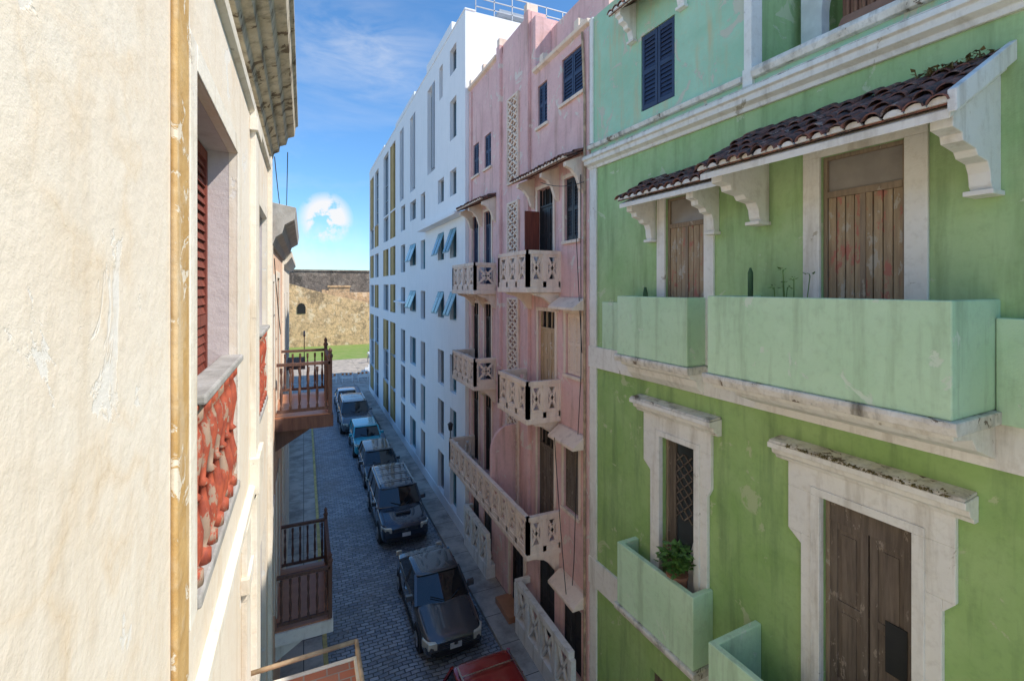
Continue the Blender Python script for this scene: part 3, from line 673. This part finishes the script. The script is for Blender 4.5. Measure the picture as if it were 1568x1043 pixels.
rl = Part('window_railing', rt, 'rustred', fr, smooth=True); rc = Part('railing_coping', rt, 'grey_stone', fr, bevel=.015)
def window_rail(a0, a1):
    rc.box(a0 + .003, a1 - .003, -.12, .055, -.66, -.60); rc.box(a0 + .003, a1 - .003, -.12, .03, -1.80, -1.72)
    n = int((a1 - a0) / .25)
    for i in range(n):
        a = a0 + (i + .5) * (a1 - a0) / n
        rl.lathe(a, -.03, -1.72, [(0, .05), (.08, .05), (.1, .022), (.16, .042), (.3, .050), (.42, .024), (.48, .018), (.5, .045), (.53, .018), (.6, .024), (.75, .048), (.86, .040), (.92, .02), (.96, .05), (1.04, .05)], 10)
window_rail(O1[0], O1[1]); window_rail(O2[0], O2[1])
rl.box(O1[0] + .01, O1[1] - .01, -.07, .01, -.69, -.662)
r2 = root('brick_paved_balcony', (0, 5, 5))
bp = Part('brick_floor', r2, 'brick', fr); bp.box(3.9, 5.75, .07, 1.08, -4.45, -4.34)
wf = Part('balcony_edge', r2, 'cream_trim', fr, bevel=.01); wf.box(3.85, 5.80, .07, 1.12, -4.60, -4.451); wf.box(5.751, 5.80, .07, 1.12, -4.45, -4.325); wf.box(3.9, 5.75, 1.081, 1.12, -4.45, -4.325)
ru = Part('tube_rail', r2, 'rust', fr, smooth=True)
ru.bar((5.83, .02, -4.20), (5.83, 1.12, -4.18), .05, n=8); ru.bar((5.83, 1.12, -4.18), (3.9, 1.12, -4.18), .05, n=8)
for a in (5.83, 4.9, 3.9): ru.bar((a, 1.12, -4.18), (a, 1.12, -4.5), .03, n=8)

rt = root('orange_balcony_house', (-.6, 11.5, 0))
ops = [(11.4, 12.6, -2.7, .2), (11.4, 12.6, -7.1, -4.3), (9.7, 10.4, -2.0, .1), (9.7, 10.4, -6.5, -4.3)]
w = Part('wall', rt, 'orange_wall', fr); w.wall(9.12, 14.6, -10, 1.25, ops, .2); body(rt, 'orange_wall', fr, 9.12, 14.6, -10, 1.24, 8, -.3)
sh = Part('shutters', rt, 'brown', fr)
for o in ops: louver(sh, sh, o[0], o[1], o[2], o[3], -.06)
co = Part('roof_cornice', rt, 'grey_stone', fr, bevel=.01)
co.prism([(0, .75), (.05, .75), (.1, .88), (.2, .95), (.24, 1.1), (.40, 1.2), (.43, 1.42), (0, 1.5)], 9.25, 14.65)
tr = Part('trim', rt, 'cream_trim', fr, bevel=.01)
tr.box(9.13, 9.45, 0, .05, -10, .74); tr.box(14.3, 14.6, 0, .05, -10, .74)
for o in ops: tr.box(o[0] - .15, o[0], 0, .03, o[2], o[3] + .15); tr.box(o[1], o[1] + .15, 0, .03, o[2], o[3] + .15); tr.box(o[0], o[1], 0, .03, o[3], o[3] + .15)
wb = Part('wooden_railings', rt, 'brown', fr); wbs = Part('balcony_slabs', rt, 'brown', fr, bevel=.01); wt = Part('balcony_floor', rt, 'terracotta_floor', fr); wsl = Part('white_slab', rt, 'white_trim', fr, bevel=.01)
def wbalc(a0, a1, dep, zf, white):
    zt = zf + 1.1
    (wsl if white else wbs).box(a0 - .08, a1 + .08, 0, dep + .06, zf - .28, zf - .02); wt.box(a0 - .03, a1 + .03, 0, dep + .01, zf - .02, zf + .01)
    prof = [(0, .03), (.06, .03), (.1, .016), (.2, .03), (.35, .034), (.5, .018), (.6, .028), (.74, .018), (.8, .03), (.88, .03)]
    for (A, B) in (((a0, .03), (a0, dep)), ((a1, .03), (a1, dep)), ((a0, dep), (a1, dep))):
        A = Vector(A); B = Vector(B); L = (B - A).length
        wb.bar((A.x, A.y, zt), (B.x, B.y, zt), .08, .06); wb.bar((A.x, A.y, zf + .12), (B.x, B.y, zf + .12), .05, .06)
        n = int(L / .165)
        for i in range(n):
            q = A.lerp(B, (i + .5) / n); wb.lathe(q.x, q.y, zf + .15, prof, 6)
    for a in (a0, a1): wb.bar((a, dep, zf), (a, dep, zt + .12), .08); wb.lathe(a, dep, zt + .1, [(0, .05), (.05, .06), (.1, .03), (.16, .045), (.22, .01)], 8)
    for a in (a0 + .2, a1 - .2): (wsl if white else wbs).prism([(0, zf - .281), (dep * .7, zf - .281), (dep * .6, zf - .36), (0, zf - .75)], a - .06, a + .06)
wbalc(11.0, 13.3, 1.08, -2.74, False); wbalc(11.0, 13.3, 1.08, -7.2, True)
rt = root('pale_corner_house', (-.6, 18, 0))
ops = [(15.6, 16.6, -2.6, -.2), (18.5, 19.5, -2.6, -.2), (15.6, 16.6, -6.8, -4.4), (18.5, 19.5, -6.8, -4.4), (17, 18, -9.9, -7.5)]
w = Part('wall', rt, 'cream', fr); w.wall(14.62, 21.6, -10, .9, ops, .2); body(rt, 'cream', fr, 14.62, 21.6, -10, .89, 8, -.3)
sh = Part('shutters', rt, 'brown', fr)
for o in ops: louver(sh, sh, o[0], o[1], o[2], o[3], -.06)
tr = Part('trim', rt, 'cream_trim', fr, bevel=.01); tr.prism([(0, .6), (.1, .65), (.25, .85), (.25, 1.0), (0, 1.0)], 14.62, 21.7)
sl = Part('balcony', rt, 'brown', fr); sl.box(18.2, 20, 0, .6, -2.9, -2.7)
for i in range(13): sl.bar((18.2 + i * .15, .57, -2.7), (18.2 + i * .15, .57, -1.75), .03)
sl.bar((18.2, .57, -1.72), (20, .57, -1.72), .06)
r2 = root('overhead_wires', (-.5, 9, 12)); cb = Part('wires', r2, 'cable', fr)
cable(sag((8.9, .1, 2.2), (12, .1, 1.5), .1)); cable(sag((8.9, .3, 2.3), (14, .1, 1.4), .3)); cable(sag((9.2, .08, .5), (11.2, .1, -1.0), .1))

# ============================================================ GROUND
def sheet(name, x0, x1, y0, y1, z, mat):
    p = Part(name, None, mat, F_W); p.quad((x0, y0, z - H), (x1, y0, z - H), (x1, y1, z - H), (x0, y1, z - H)); return p
sheet('ground', -900, 900, -900, 900, -.004, 'plaza')
sheet('cobblestone_road', .60, 4.98, -12, 50, .004, 'cobble')
sheet('cross_street', -40, 40, 50, 57, .004, 'walk')
sheet('lawn', -60, 60, 69, 86, .008, 'grass')
r2 = root('right_sidewalk', (5.5, 20, 0)); p = Part('pavement', r2, 'walk', F_W, bevel=.015); p.box(4.98, 6.6, -12, 49.5, -10, -9.88)
r2 = root('left_sidewalk', (0, 20, 0)); p = Part('pavement', r2, 'walk', F_W, bevel=.015); p.box(-1.0, .48, -12, 49.5, -10, -9.88)
p = Part('yellow_kerb', r2, 'yellow', F_W, bevel=.01); p.box(.481, .60, -12, 49.5, -10, -9.877)
r2 = root('low_garden_wall', (0, 30, 0)); p = Part('wall', r2, 'white_trim', F_W, bevel=.02); p.box(-1.2, -.9, 21.8, 46, -10, -8.9); p.box(-1.25, -.85, 21.8, 46, -8.9, -8.8)
r2 = root('white_stair_wall', (8, 58, 0)); p = Part('wall', r2, 'white_flat', F_W, bevel=.02)
for i in range(5): p.box(5.6 + i * .5, 14, 55.5 + i * 1.1, 55.8 + i * 1.1, -10, -9.7 + i * .1)
p.box(7.2, 7.5, 50, 55, -10, -9.1)
for i, x in enumerate((2.6, 4.2, 5.8)):
    r2 = root('traffic_barrier', (x, 52.5, 0)); p = Part('legs', r2, 'white_flat', F_W); q = Part('boards', r2, 'barrier', F_W)
    for e in (-.5, .5): p.bar((x + e, 52.3, -10), (x + e, 52.5, -9), .06); p.bar((x + e, 52.7, -10), (x + e, 52.5, -9), .06)
    p.box(x - .6, x + .6, 52.44, 52.48, -9.25, -9.05); p.box(x - .6, x + .6, 52.40, 52.44, -9.6, -9.4)
    for k in range(3): q.box(x - .55 + k * .4, x - .35 + k * .4, 52.385, 52.435, -9.245, -9.055)
r2 = root('hedge', (-2, 34, 0)); p = Part('foliage', r2, 'leaf', F_W)
for i in range(90): leafclump(p, (-1.6 + R.uniform(-.4, .3), 22 + i * .26, -9.0 + R.uniform(-.3, .4)), 16, .5, .25)

# FORT
rt = root('stone_fort', (5, 95, 0))
p = Part('outer_wall', rt, 'fort', F_W)
p.prism_d([(-60, -10.2), (60, -10.2), (60, -4.5), (14, -4.0), (9.5, -2.5), (5, -1.5), (1, -.4), (-3, .9), (-8, 1.3), (-60, 1.8)], 86, 90)
p = Part('gate_arch', rt, 'interior', F_W); p.prism_d([(-1.0, -4.4), (.3, -4.4), (.3, -3.3), (.05, -2.8), (-.35, -2.65), (-.75, -2.8), (-1.0, -3.3)], 85.9, 85.99)
p = Part('ramp', rt, 'fort', F_W); p.prism_d([(3, -6), (30, -6), (30, -1.2), (9, -1.0), (6, -1.0), (3, -.4)], 92, 98)
p = Part('inner_wall', rt, 'fort_dark', F_W); p.box(-80, 80, 108, 112, -10, 3.4); p.box(-80, 80, 107.8, 112.2, 3.401, 3.7)
p = Part('guard_house', rt, 'fort', F_W); p.box(4.5, 8.5, 100, 104, -2, .0); p.box(4.3, 8.7, 99.8, 104.2, .001, .35)

# ============================================================ CARS
def paint(name, c, metal=.3): return flat(name, c, .25, metal, 1.0, .5, var=.05)
MT['tyre'] = flat('tyre_rubber', (.02, .02, .02), .85); MT['rim'] = flat('alloy_rim', (.35, .35, .36), .35, .8)
MT['lamp'] = flat('headlamp_lens', (.76, .72, .58), .12, .2, 1); MT['carglass'] = flat('car_glass', (.012, .014, .016), .05, 0, 0, .9)
MT['plate'] = flat('licence_plate', (.7, .7, .68), .5); MT['trimblk'] = flat('black_plastic', (.022, .022, .024), .55)
MT['chrome'] = flat('chrome', (.6, .6, .6), .15, 1)
def car(name, xc, yf, L, W, Ht, kind, mat, roofmat=None, rack=False, scoop=False):
    r = root(name, (xc, yf, 0)); f = Frame((xc, yf), (1, 0), (0, 1))
    g = lambda z: z - H
    hw = W / 2
    suv = kind == 'suv'
    zb = .30 if suv else .20
    hood = .95 * Ht / 1.75 + .1 if suv else .84; belt = hood + .08 if suv else .93
    cowl = L * (.26 if suv else .27)
    if kind == 'sedan': st = [(0, .80, .30, .56), (.06, .90, zb, .64), (.30, .97, zb, .72), (.8, 1, zb, .80), (cowl, 1, zb, .90), (cowl + .5, 1, zb, belt), (L * .6, 1, zb, belt + .02), (L * .8, 1, zb, belt + .03), (L * .93, .97, zb, belt + .01), (L - .05, .92, zb + .03, .84), (L, .84, .35, .7)]
    elif kind == 'hatch': st = [(0, .82, .30, .60), (.06, .91, zb, .68), (.25, .97, zb, .78), (cowl * .7, 1, zb, .9), (cowl, 1, zb, .96), (L * .5, 1, zb, 1.0), (L * .85, 1, zb, 1.02), (L - .06, .95, zb, .98), (L, .88, .35, .85)]
    else: st = [(0, .84, .42, .78), (.06, .93, zb, .88), (.28, .98, zb, hood - .06), (cowl * .7, 1, zb, hood), (cowl, 1, zb, hood + .05), (L * .5, 1, zb, belt), (L * .85, 1, zb, belt), (L - .06, .96, zb, belt - .02), (L, .90, .45, belt - .15)]
    b = Part('body', r, mat, f, smooth=True, subsurf=2)
    vs = []; fs = []
    for (y, k, z0, z1) in st:
        w_ = hw * k; zm = (z0 + z1) / 2
        half = [(w_ * .80, z0), (w_ * .985, z0 + .05), (w_ * 1.0, zm - .02), (w_ * .99, z1 - .16), (w_ * .95, z1 - .04), (w_ * .82, z1), (w_ * .42, z1 + .03)]
        ring = half + [(-x, z) for x, z in reversed(half)]
        vs += [(x, y, g(z)) for x, z in ring]
    n = 14
    for j in range(len(st) - 1):
        for i in range(n): fs.append((j * n + i, j * n + (i + 1) % n, (j + 1) * n + (i + 1) % n, (j + 1) * n + i))
    for o in (0, (len(st) - 1) * n):
        for (a_, b2, c_, d_) in ((0, 1, 12, 13), (1, 2, 11, 12), (2, 3, 10, 11), (3, 4, 9, 10), (4, 5, 8, 9), (5, 6, 7, 8)): fs.append((o + a_, o + b2, o + c_, o + d_))
    b.add(vs, fs)
    bz = belt - .03
    if kind == 'sedan': yb0, yb1, yt0, yt1 = cowl - .05, L * .86, cowl + .72, L * .68
    elif kind == 'hatch': yb0, yb1, yt0, yt1 = cowl - .05, L - .12, cowl + .62, L - .45
    else: yb0, yb1, yt0, yt1 = cowl - .0, L - .08, cowl + .55, L - .28
    wb0, wt0 = hw * .93, hw * (.76 if not suv else .80); zt = Ht - .05
    gl = Part('windows', r, 'carglass', f, smooth=False, bevel=.03)
    gv = [(-wb0, yb0 + .12, g(bz)), (wb0, yb0 + .12, g(bz)), (wb0, yb1, g(bz)), (-wb0, yb1, g(bz)), (-wt0, yt0 + .05, g(zt)), (wt0, yt0 + .05, g(zt)), (wt0, yt1, g(zt)), (-wt0, yt1, g(zt)), (0, yb0 - .02, g(bz)), (0, yt0 - .03, g(zt + .01))]
    gl.add(gv, [(0, 8, 9, 4), (8, 1, 5, 9), (1, 2, 6, 5), (2, 3, 7, 6), (3, 0, 4, 7), (4, 9, 5, 6, 7), (0, 3, 2, 1, 8)])
    rf = Part('roof', r, roofmat or mat, f, smooth=True, subsurf=1)
    nx, ny = 6, 6; vs = []; fs = []
    for lay in (0, 1):
        for j in range(ny + 1):
            for i in range(nx + 1):
                u = -1 + 2 * i / nx; v = -1 + 2 * j / ny
                yy = (yt0 + yt1) / 2 + v * ((yt1 - yt0) / 2 + .05) - (.06 * (1 - u * u) if v < 0 else 0) * abs(v)
                zz = zt - .0 + .06 * (1 - .5 * u ** 4 - .5 * v ** 4) if lay == 0 else zt - .03
                vs.append((u * (wt0 + .035), yy, g(zz)))
    m_ = (nx + 1) * (ny + 1)
    for j in range(ny):
        for i in range(nx):
            a_ = j * (nx + 1) + i; q = (a_, a_ + 1, a_ + nx + 2, a_ + nx + 1); fs.append(q); fs.append(tuple(m_ + x for x in q))
    for i in range(nx): fs.append((i, i + 1, m_ + i + 1, m_ + i)); k = ny * (nx + 1); fs.append((k + i, k + i + 1, m_ + k + i + 1, m_ + k + i))
    for j in range(ny): a_ = j * (nx + 1); fs.append((a_, a_ + nx + 1, m_ + a_ + nx + 1, m_ + a_)); a_ += nx; fs.append((a_, a_ + nx + 1, m_ + a_ + nx + 1, m_ + a_))
    rf.add(vs, fs)
    pl_ = Part('pillars', r, mat, f)
    for sx in (-1, 1):
        for k in ((0, 4), (3, 7)):
            A = gv[k[0]]; B = gv[k[1]]; pl_.bar((A[0] * sx * (-1), A[1], A[2]), (B[0] * sx * (-1), B[1], B[2]), .075, .05)
        for t in ((.5,) if kind == 'sedan' else (.36, .70)):
            y0 = yb0 + .12 + (yb1 - yb0) * t; y1 = yt0 + (yt1 - yt0) * (t - .02); pl_.bar((sx * (wb0 + .004), y0, g(bz)), (sx * (wt0 + .004), y1, g(zt)), .04, .06)
    bt = Part('black_trim', r, 'trimblk', f); lm = Part('lamps', r, 'lamp', f, bevel=.02, smooth=False); ch = Part('bright_trim', r, 'chrome', f)
    zh = st[1][3] - .10
    for sx in (-1, 1):
        lm.prism_z([(sx * hw * .58, -.0), (sx * hw * .86, .05), (sx * hw * .985, .32), (sx * hw * .92, .42), (sx * hw * .66, .18)], g(zh - .10), g(zh + .10))
        lm.box(*(sorted((sx * hw * .93, sx * hw * .70))), L - .08, L + .0, g(.75), g(.9))
        bt.box(*(sorted((sx * hw * .6, sx * hw * .78))), -.015, .05, g(zb + .12), g(zb + .2))
        ym = cowl + .28
        pl_.prism_z([(sx * (hw - .02), ym), (sx * (hw + .17), ym + .03), (sx * (hw + .17), ym + .13), (sx * (hw - .02), ym + .10)], g(belt + .02), g(belt + .17))
        for yy in (cowl + .45, cowl + 1.45, cowl + 2.3):
            if yy < L - .7: bt.box(*(sorted((sx * (hw - .03), sx * (hw * 1.0 - .001)))), yy, yy + .012, g(zb + .15), g(belt - .1))
        for yy in (cowl + 1.2, cowl + 2.1):
            if yy < L - .7: ch.box(*(sorted((sx * (hw - .02), sx * (hw + .015)))), yy, yy + .16, g(belt - .2), g(belt - .17))
        bt.box(*(sorted((sx * (hw - .03), sx * (hw + .004)))), .8, L - .8, g(zb - .02), g(zb + .08))
        bt.bar((sx * hw * .80, .35, g(st[2][3] + .005)), (sx * hw * .84, cowl - .1, g(st[4][3] - .01)), .012)
    bt.box(-hw * .5, hw * .5, -.01, .10, g(zh - .10), g(zh + .04)); bt.box(-hw * .62, hw * .62, -.012, .1, g(zb + .06), g(zb + .2))
    for i in range(3): ch.box(-hw * .48, hw * .48, -.022, .02, g(zh - .08 + i * .045), g(zh - .07 + i * .045))
    ch.box(-.05, .05, -.03, 0, g(zh - .05), g(zh + .02))
    pt_ = Part('licence_plate', r, 'plate', f); pt_.box(-.16, .16, -.03, -.012, g(zb + .20), g(zb + .34))
    for sx in (-1, 1): bt.bar((sx * .08 + .1, yb0 - .03, g(bz + .07)), (sx * .42 + .05, yb0 + .16, g(bz + .15)), .02)
    wh = Part('wheels', r, 'tyre', f, smooth=False, bevel=.02); ri = Part('rims', r, 'rim', f); ar = Part('wheel_arches', r, 'trimblk', f)
    rad = .37 if suv else .31
    def disc(p, x0, x1, y, z, rr, n=20):
        vs = [(x, y + rr * math.cos(2 * math.pi * i / n), g(z + rr * math.sin(2 * math.pi * i / n))) for x in (x0, x1) for i in range(n)]
        p.add(vs, [tuple(range(n)), tuple(range(n, 2 * n))] + [(i, (i + 1) % n, n + (i + 1) % n, n + i) for i in range(n)])
    for y in (L * .19, L * .80):
        for sx in (-1, 1):
            disc(ar, sx * (hw - .25), sx * (hw + .004), y, rad + .03, rad + .06)
            disc(wh, sx * (hw - .22), sx * (hw + .02), y, rad + .004, rad)
            disc(ri, sx * (hw), sx * (hw + .025), y, rad, rad * .62)
            for q in range(5):
                t = q * 2 * math.pi / 5; ri.bar((sx * (hw + .03), y, g(rad)), (sx * (hw + .03), y + rad * .6 * math.cos(t), g(rad + rad * .6 * math.sin(t))), .04)
    if rack:
        for sx in (-1, 1): ch.bar((sx * wt0 * .9, yt0 + .2, g(Ht + .05)), (sx * wt0 * .9, yt1 - .15, g(Ht + .05)), .035)
        for t in (.2, .5, .8): ch.bar((-wt0 * .9, yt0 + (yt1 - yt0) * t, g(Ht + .05)), (wt0 * .9, yt0 + (yt1 - yt0) * t, g(Ht + .05)), .03)
        for sx in (-1, 1):
            for t in (.15, .85): bt.bar((sx * wt0 * .9, yt0 + (yt1 - yt0) * t, g(Ht - .03)), (sx * wt0 * .9, yt0 + (yt1 - yt0) * t, g(Ht + .05)), .04)
    if scoop:
        sc = Part('hood_scoop', r, mat, f, bevel=.02); sc.prism([(.62, g(hood)), (.66, g(hood + .1)), (1.1, g(hood + .11)), (1.2, g(hood + .03))], -.3, .3)
        bt.box(-.26, .26, .615, .66, g(hood + .02), g(hood + .075))
MT['p_red'] = paint('dark_red_paint', (.34, .022, .02)); MT['p_grey'] = paint('dark_grey_paint', (.10, .105, .115), .5); MT['p_black'] = paint('blue_black_paint', (.04, .05, .075), .4)
MT['p_blk2'] = paint('black_paint_car', (.05, .053, .06), .4); MT['p_teal'] = paint('turquoise_paint', (.04, .40, .48), .2); MT['p_silver'] = paint('silver_paint', (.6, .6, .6), .6)
MT['p_slate'] = paint('slate_paint', (.14, .15, .165), .4)
car('parked_suv', 3.72, 6.0, 4.6, 1.8, 1.55, 'hatch', MT['p_red'], rack=True)
car('parked_sedan', 3.72, 12.1, 4.4, 1.72, 1.44, 'sedan', MT['p_grey'])
car('parked_suv', 3.60, 18.1, 4.75, 1.86, 1.74, 'suv', MT['p_black'], rack=True, scoop=True)
car('parked_hatchback', 3.62, 23.7, 4.1, 1.72, 1.50, 'hatch', MT['p_blk2'])
car('parked_compact_car', 3.50, 28.4, 3.9, 1.68, 1.55, 'suv', MT['p_teal'])
car('parked_suv', 3.30, 33.2, 4.9, 2.0, 1.95, 'suv', MT['p_slate'], rack=True)
car('parked_sedan', 3.3, 39.5, 4.5, 1.75, 1.45, 'sedan', MT['p_silver'])
car('parked_van', -3.6, 52, 4.8, 1.9, 2.0, 'suv', MT['p_silver'])

# ============================================================ PEOPLE
def person(name, x, y, shirt, pants, yaw, stride=.18):
    r = root(name, (x, y, 0)); r.rotation_euler = (0, 0, yaw)
    def skin(nm_, pts, edges, rad, mat):
        me = bpy.data.meshes.new(nm_); me.from_pydata(pts, edges, []); o = bpy.data.objects.new(nm_, me); COL.objects.link(o); o.parent = r
        me.materials.append(mat)
        sk = o.modifiers.new('skin', 'SKIN')
        if not me.skin_vertices:
            bm = bmesh.new(); bm.from_mesh(me); bm.verts.layers.skin.verify(); bm.to_mesh(me); bm.free()
        for i, v in enumerate(me.skin_vertices[0].data): v.radius = (rad[i], rad[i] * .85); v.use_root = (i == 0)
        s = o.modifiers.new('s', 'SUBSURF'); s.levels = 1; s.render_levels = 2
    a = stride
    skin('trousers', [(0, 0, .98), (.09, 0, .9), (.1, -a * .5, .5), (.1, a * .2 - a, .08), (-.09, 0, .9), (-.1, a * .7, .5), (-.1, a, .1), (0, 0, 1.05)], [(0, 1), (1, 2), (2, 3), (0, 4), (4, 5), (5, 6), (0, 7)], [.14, .1, .07, .05, .1, .07, .05, .13], pants)
    skin('torso', [(0, 0, 1.05), (0, 0, 1.25), (0, 0, 1.40), (.18, 0, 1.40), (.24, -.05, 1.15), (-.18, 0, 1.40), (-.24, .05, 1.15), (0, 0, 1.47)], [(0, 1), (1, 2), (2, 3), (3, 4), (2, 5), (5, 6), (2, 7)], [.14, .14, .13, .07, .05, .07, .05, .06], shirt)
    skin('head', [(0, 0, 1.45), (0, 0, 1.54), (0, -.01, 1.62), (0, -.01, 1.70)], [(0, 1), (1, 2), (2, 3)], [.045, .06, .085, .07], MT['skin'])
    skin('hair', [(0, .03, 1.62), (0, .01, 1.72)], [(0, 1)], [.085, .07], MT['black'])
    for sx in (-1, 1):
        skin('forearm', [(sx * .24, -.05 * sx, 1.15), (sx * .25, -.05 * sx - .1, .93), (sx * .25, -.05 * sx - .13, .84)], [(0, 1), (1, 2)], [.04, .03, .03], MT['skin'])
    skin('shoe', [(.1, -.8 * a, .05), (.1, -.8 * a - .16, .04)], [(0, 1)], [.045, .04], MT['black']); skin('shoe', [(-.1, a, .05), (-.1, a - .16, .04)], [(0, 1)], [.045, .04], MT['black'])
MT['skin'] = flat('skin', (.40, .24, .16), .6); MT['sh1'] = flat('white_shirt', (.7, .7, .7), .8); MT['sh2'] = flat('rose_shirt', (.55, .25, .22), .8); MT['jean'] = flat('grey_blue_trousers', (.20, .22, .27), .8)
person('walking_person', 7.9, 64.5, MT['sh1'], MT['jean'], .3); person('walking_person', 8.6, 65.0, MT['sh2'], MT['jean'], -.4)

for p in PARTS: p.finish()

# ============================================================ WORLD, SUN, CAMERA
ts = Vector((.54, -.40, .74)).normalized()
el = math.asin(ts.z); az = math.atan2(ts.x, ts.y)
wd = bpy.data.worlds.new('World'); scene.world = wd; wd.use_nodes = True; nt = wd.node_tree
bg = nt.nodes['Background']; sky = N(nt, 'ShaderNodeTexSky', sky_type='NISHITA'); sky.sun_disc = False; sky.sun_elevation = el; sky.sun_rotation = az
sky.dust_density = .1; sky.ozone_density = 2.5; sky.air_density = 1.0
hs = N(nt, 'ShaderNodeHueSaturation'); hs.inputs['Saturation'].default_value = 1.22; hs.inputs['Value'].default_value = 1.5
nt.links.new(sky.outputs[0], hs.inputs['Color'])
tc = N(nt, 'ShaderNodeTexCoord'); vec = tc.outputs['Generated']
sx_ = N(nt, 'ShaderNodeSeparateXYZ'); nt.links.new(vec, sx_.inputs[0])
# haze near the horizon is kept blue rather than white
hz = mul(nt, ramp(nt, sx_.outputs['Z'], .42, .0), 1.0)
tint = mix(nt, hz, (1.0, 1.0, 1.0), (.50, .70, .88))
tm = N(nt, 'ShaderNodeMix', data_type='RGBA', blend_type='MULTIPLY'); tm.inputs[0].default_value = 1
nt.links.new(hs.outputs[0], tm.inputs[6]); nt.links.new(tint, tm.inputs[7])
def dirmask(d, r0, r1, sc=(1, 1, 1)):
    s = N(nt, 'ShaderNodeVectorMath', operation='SUBTRACT'); s.inputs[1].default_value = d; nt.links.new(vec, s.inputs[0])
    s2 = N(nt, 'ShaderNodeVectorMath', operation='MULTIPLY'); s2.inputs[1].default_value = sc; nt.links.new(s.outputs[0], s2.inputs[0])
    l = N(nt, 'ShaderNodeVectorMath', operation='LENGTH'); nt.links.new(s2.outputs[0], l.inputs[0])
    return ramp(nt, l.outputs['Value'], r1, r0)
mp = N(nt, 'ShaderNodeMapping'); mp.inputs['Scale'].default_value = (1.2, 1, 4.0); mp.inputs['Rotation'].default_value = (0, .35, 0); nt.links.new(vec, mp.inputs['Vector'])
wn_ = noise(nt, mp.outputs[0], 2.3, 7, .6, .5)
wisp = ramp(nt, wn_, .52, .90)
wisp2 = mul(nt, ramp(nt, noise(nt, mp.outputs[0], 6, 6, .6, .6), .36, .72), dirmask((.10, .895, .43), .0, .20, (1, 1, 2.0)))
cum = ramp(nt, noise(nt, vec, 24, 7, .6), .40, .52)
c1 = mul(nt, cum, mul(nt, dirmask((.040, .988, .135), .0, .052, (1, 1, 1.0)), 2.6))
m2 = dirmask((.02, .990, .085), .02, .10, (1, 1, 1.4)); c2 = mul(nt, mul(nt, ramp(nt, noise(nt, vec, 11, 7, .6), .40, .7), m2), .7)
def add(a, b_):
    q = N(nt, 'ShaderNodeMath', operation='ADD', use_clamp=True); nt.links.new(a, q.inputs[0]); nt.links.new(b_, q.inputs[1]); return q.outputs[0]
tot = add(add(c1, c2), add(mul(nt, wisp, .25), mul(nt, wisp2, .6)))
mx = mix(nt, tot, tm.outputs[2], (6.2, 6.3, 6.5))
nt.links.new(mx, bg.inputs['Color']); bg.inputs['Strength'].default_value = .15
sl = bpy.data.lights.new('sun', 'SUN'); sl.energy = 5.0; sl.angle = math.radians(.5); sl.color = (1, .94, .85)
so = bpy.data.objects.new('sun', sl); so.rotation_euler = ts.to_track_quat('Z', 'Y').to_euler(); so.location = (10, -10, 30); COL.objects.link(so)
cam = bpy.data.cameras.new('camera'); co_ = bpy.data.objects.new('camera', cam); COL.objects.link(co_)
cam.sensor_width = 36; cam.lens = 720 / 1568 * 36; cam.shift_y = -.052; cam.clip_start = .05; cam.clip_end = 2000
co_.location = (0, 0, H); co_.rotation_euler = (math.radians(90), 0, -math.atan(319 / 720)); scene.camera = co_
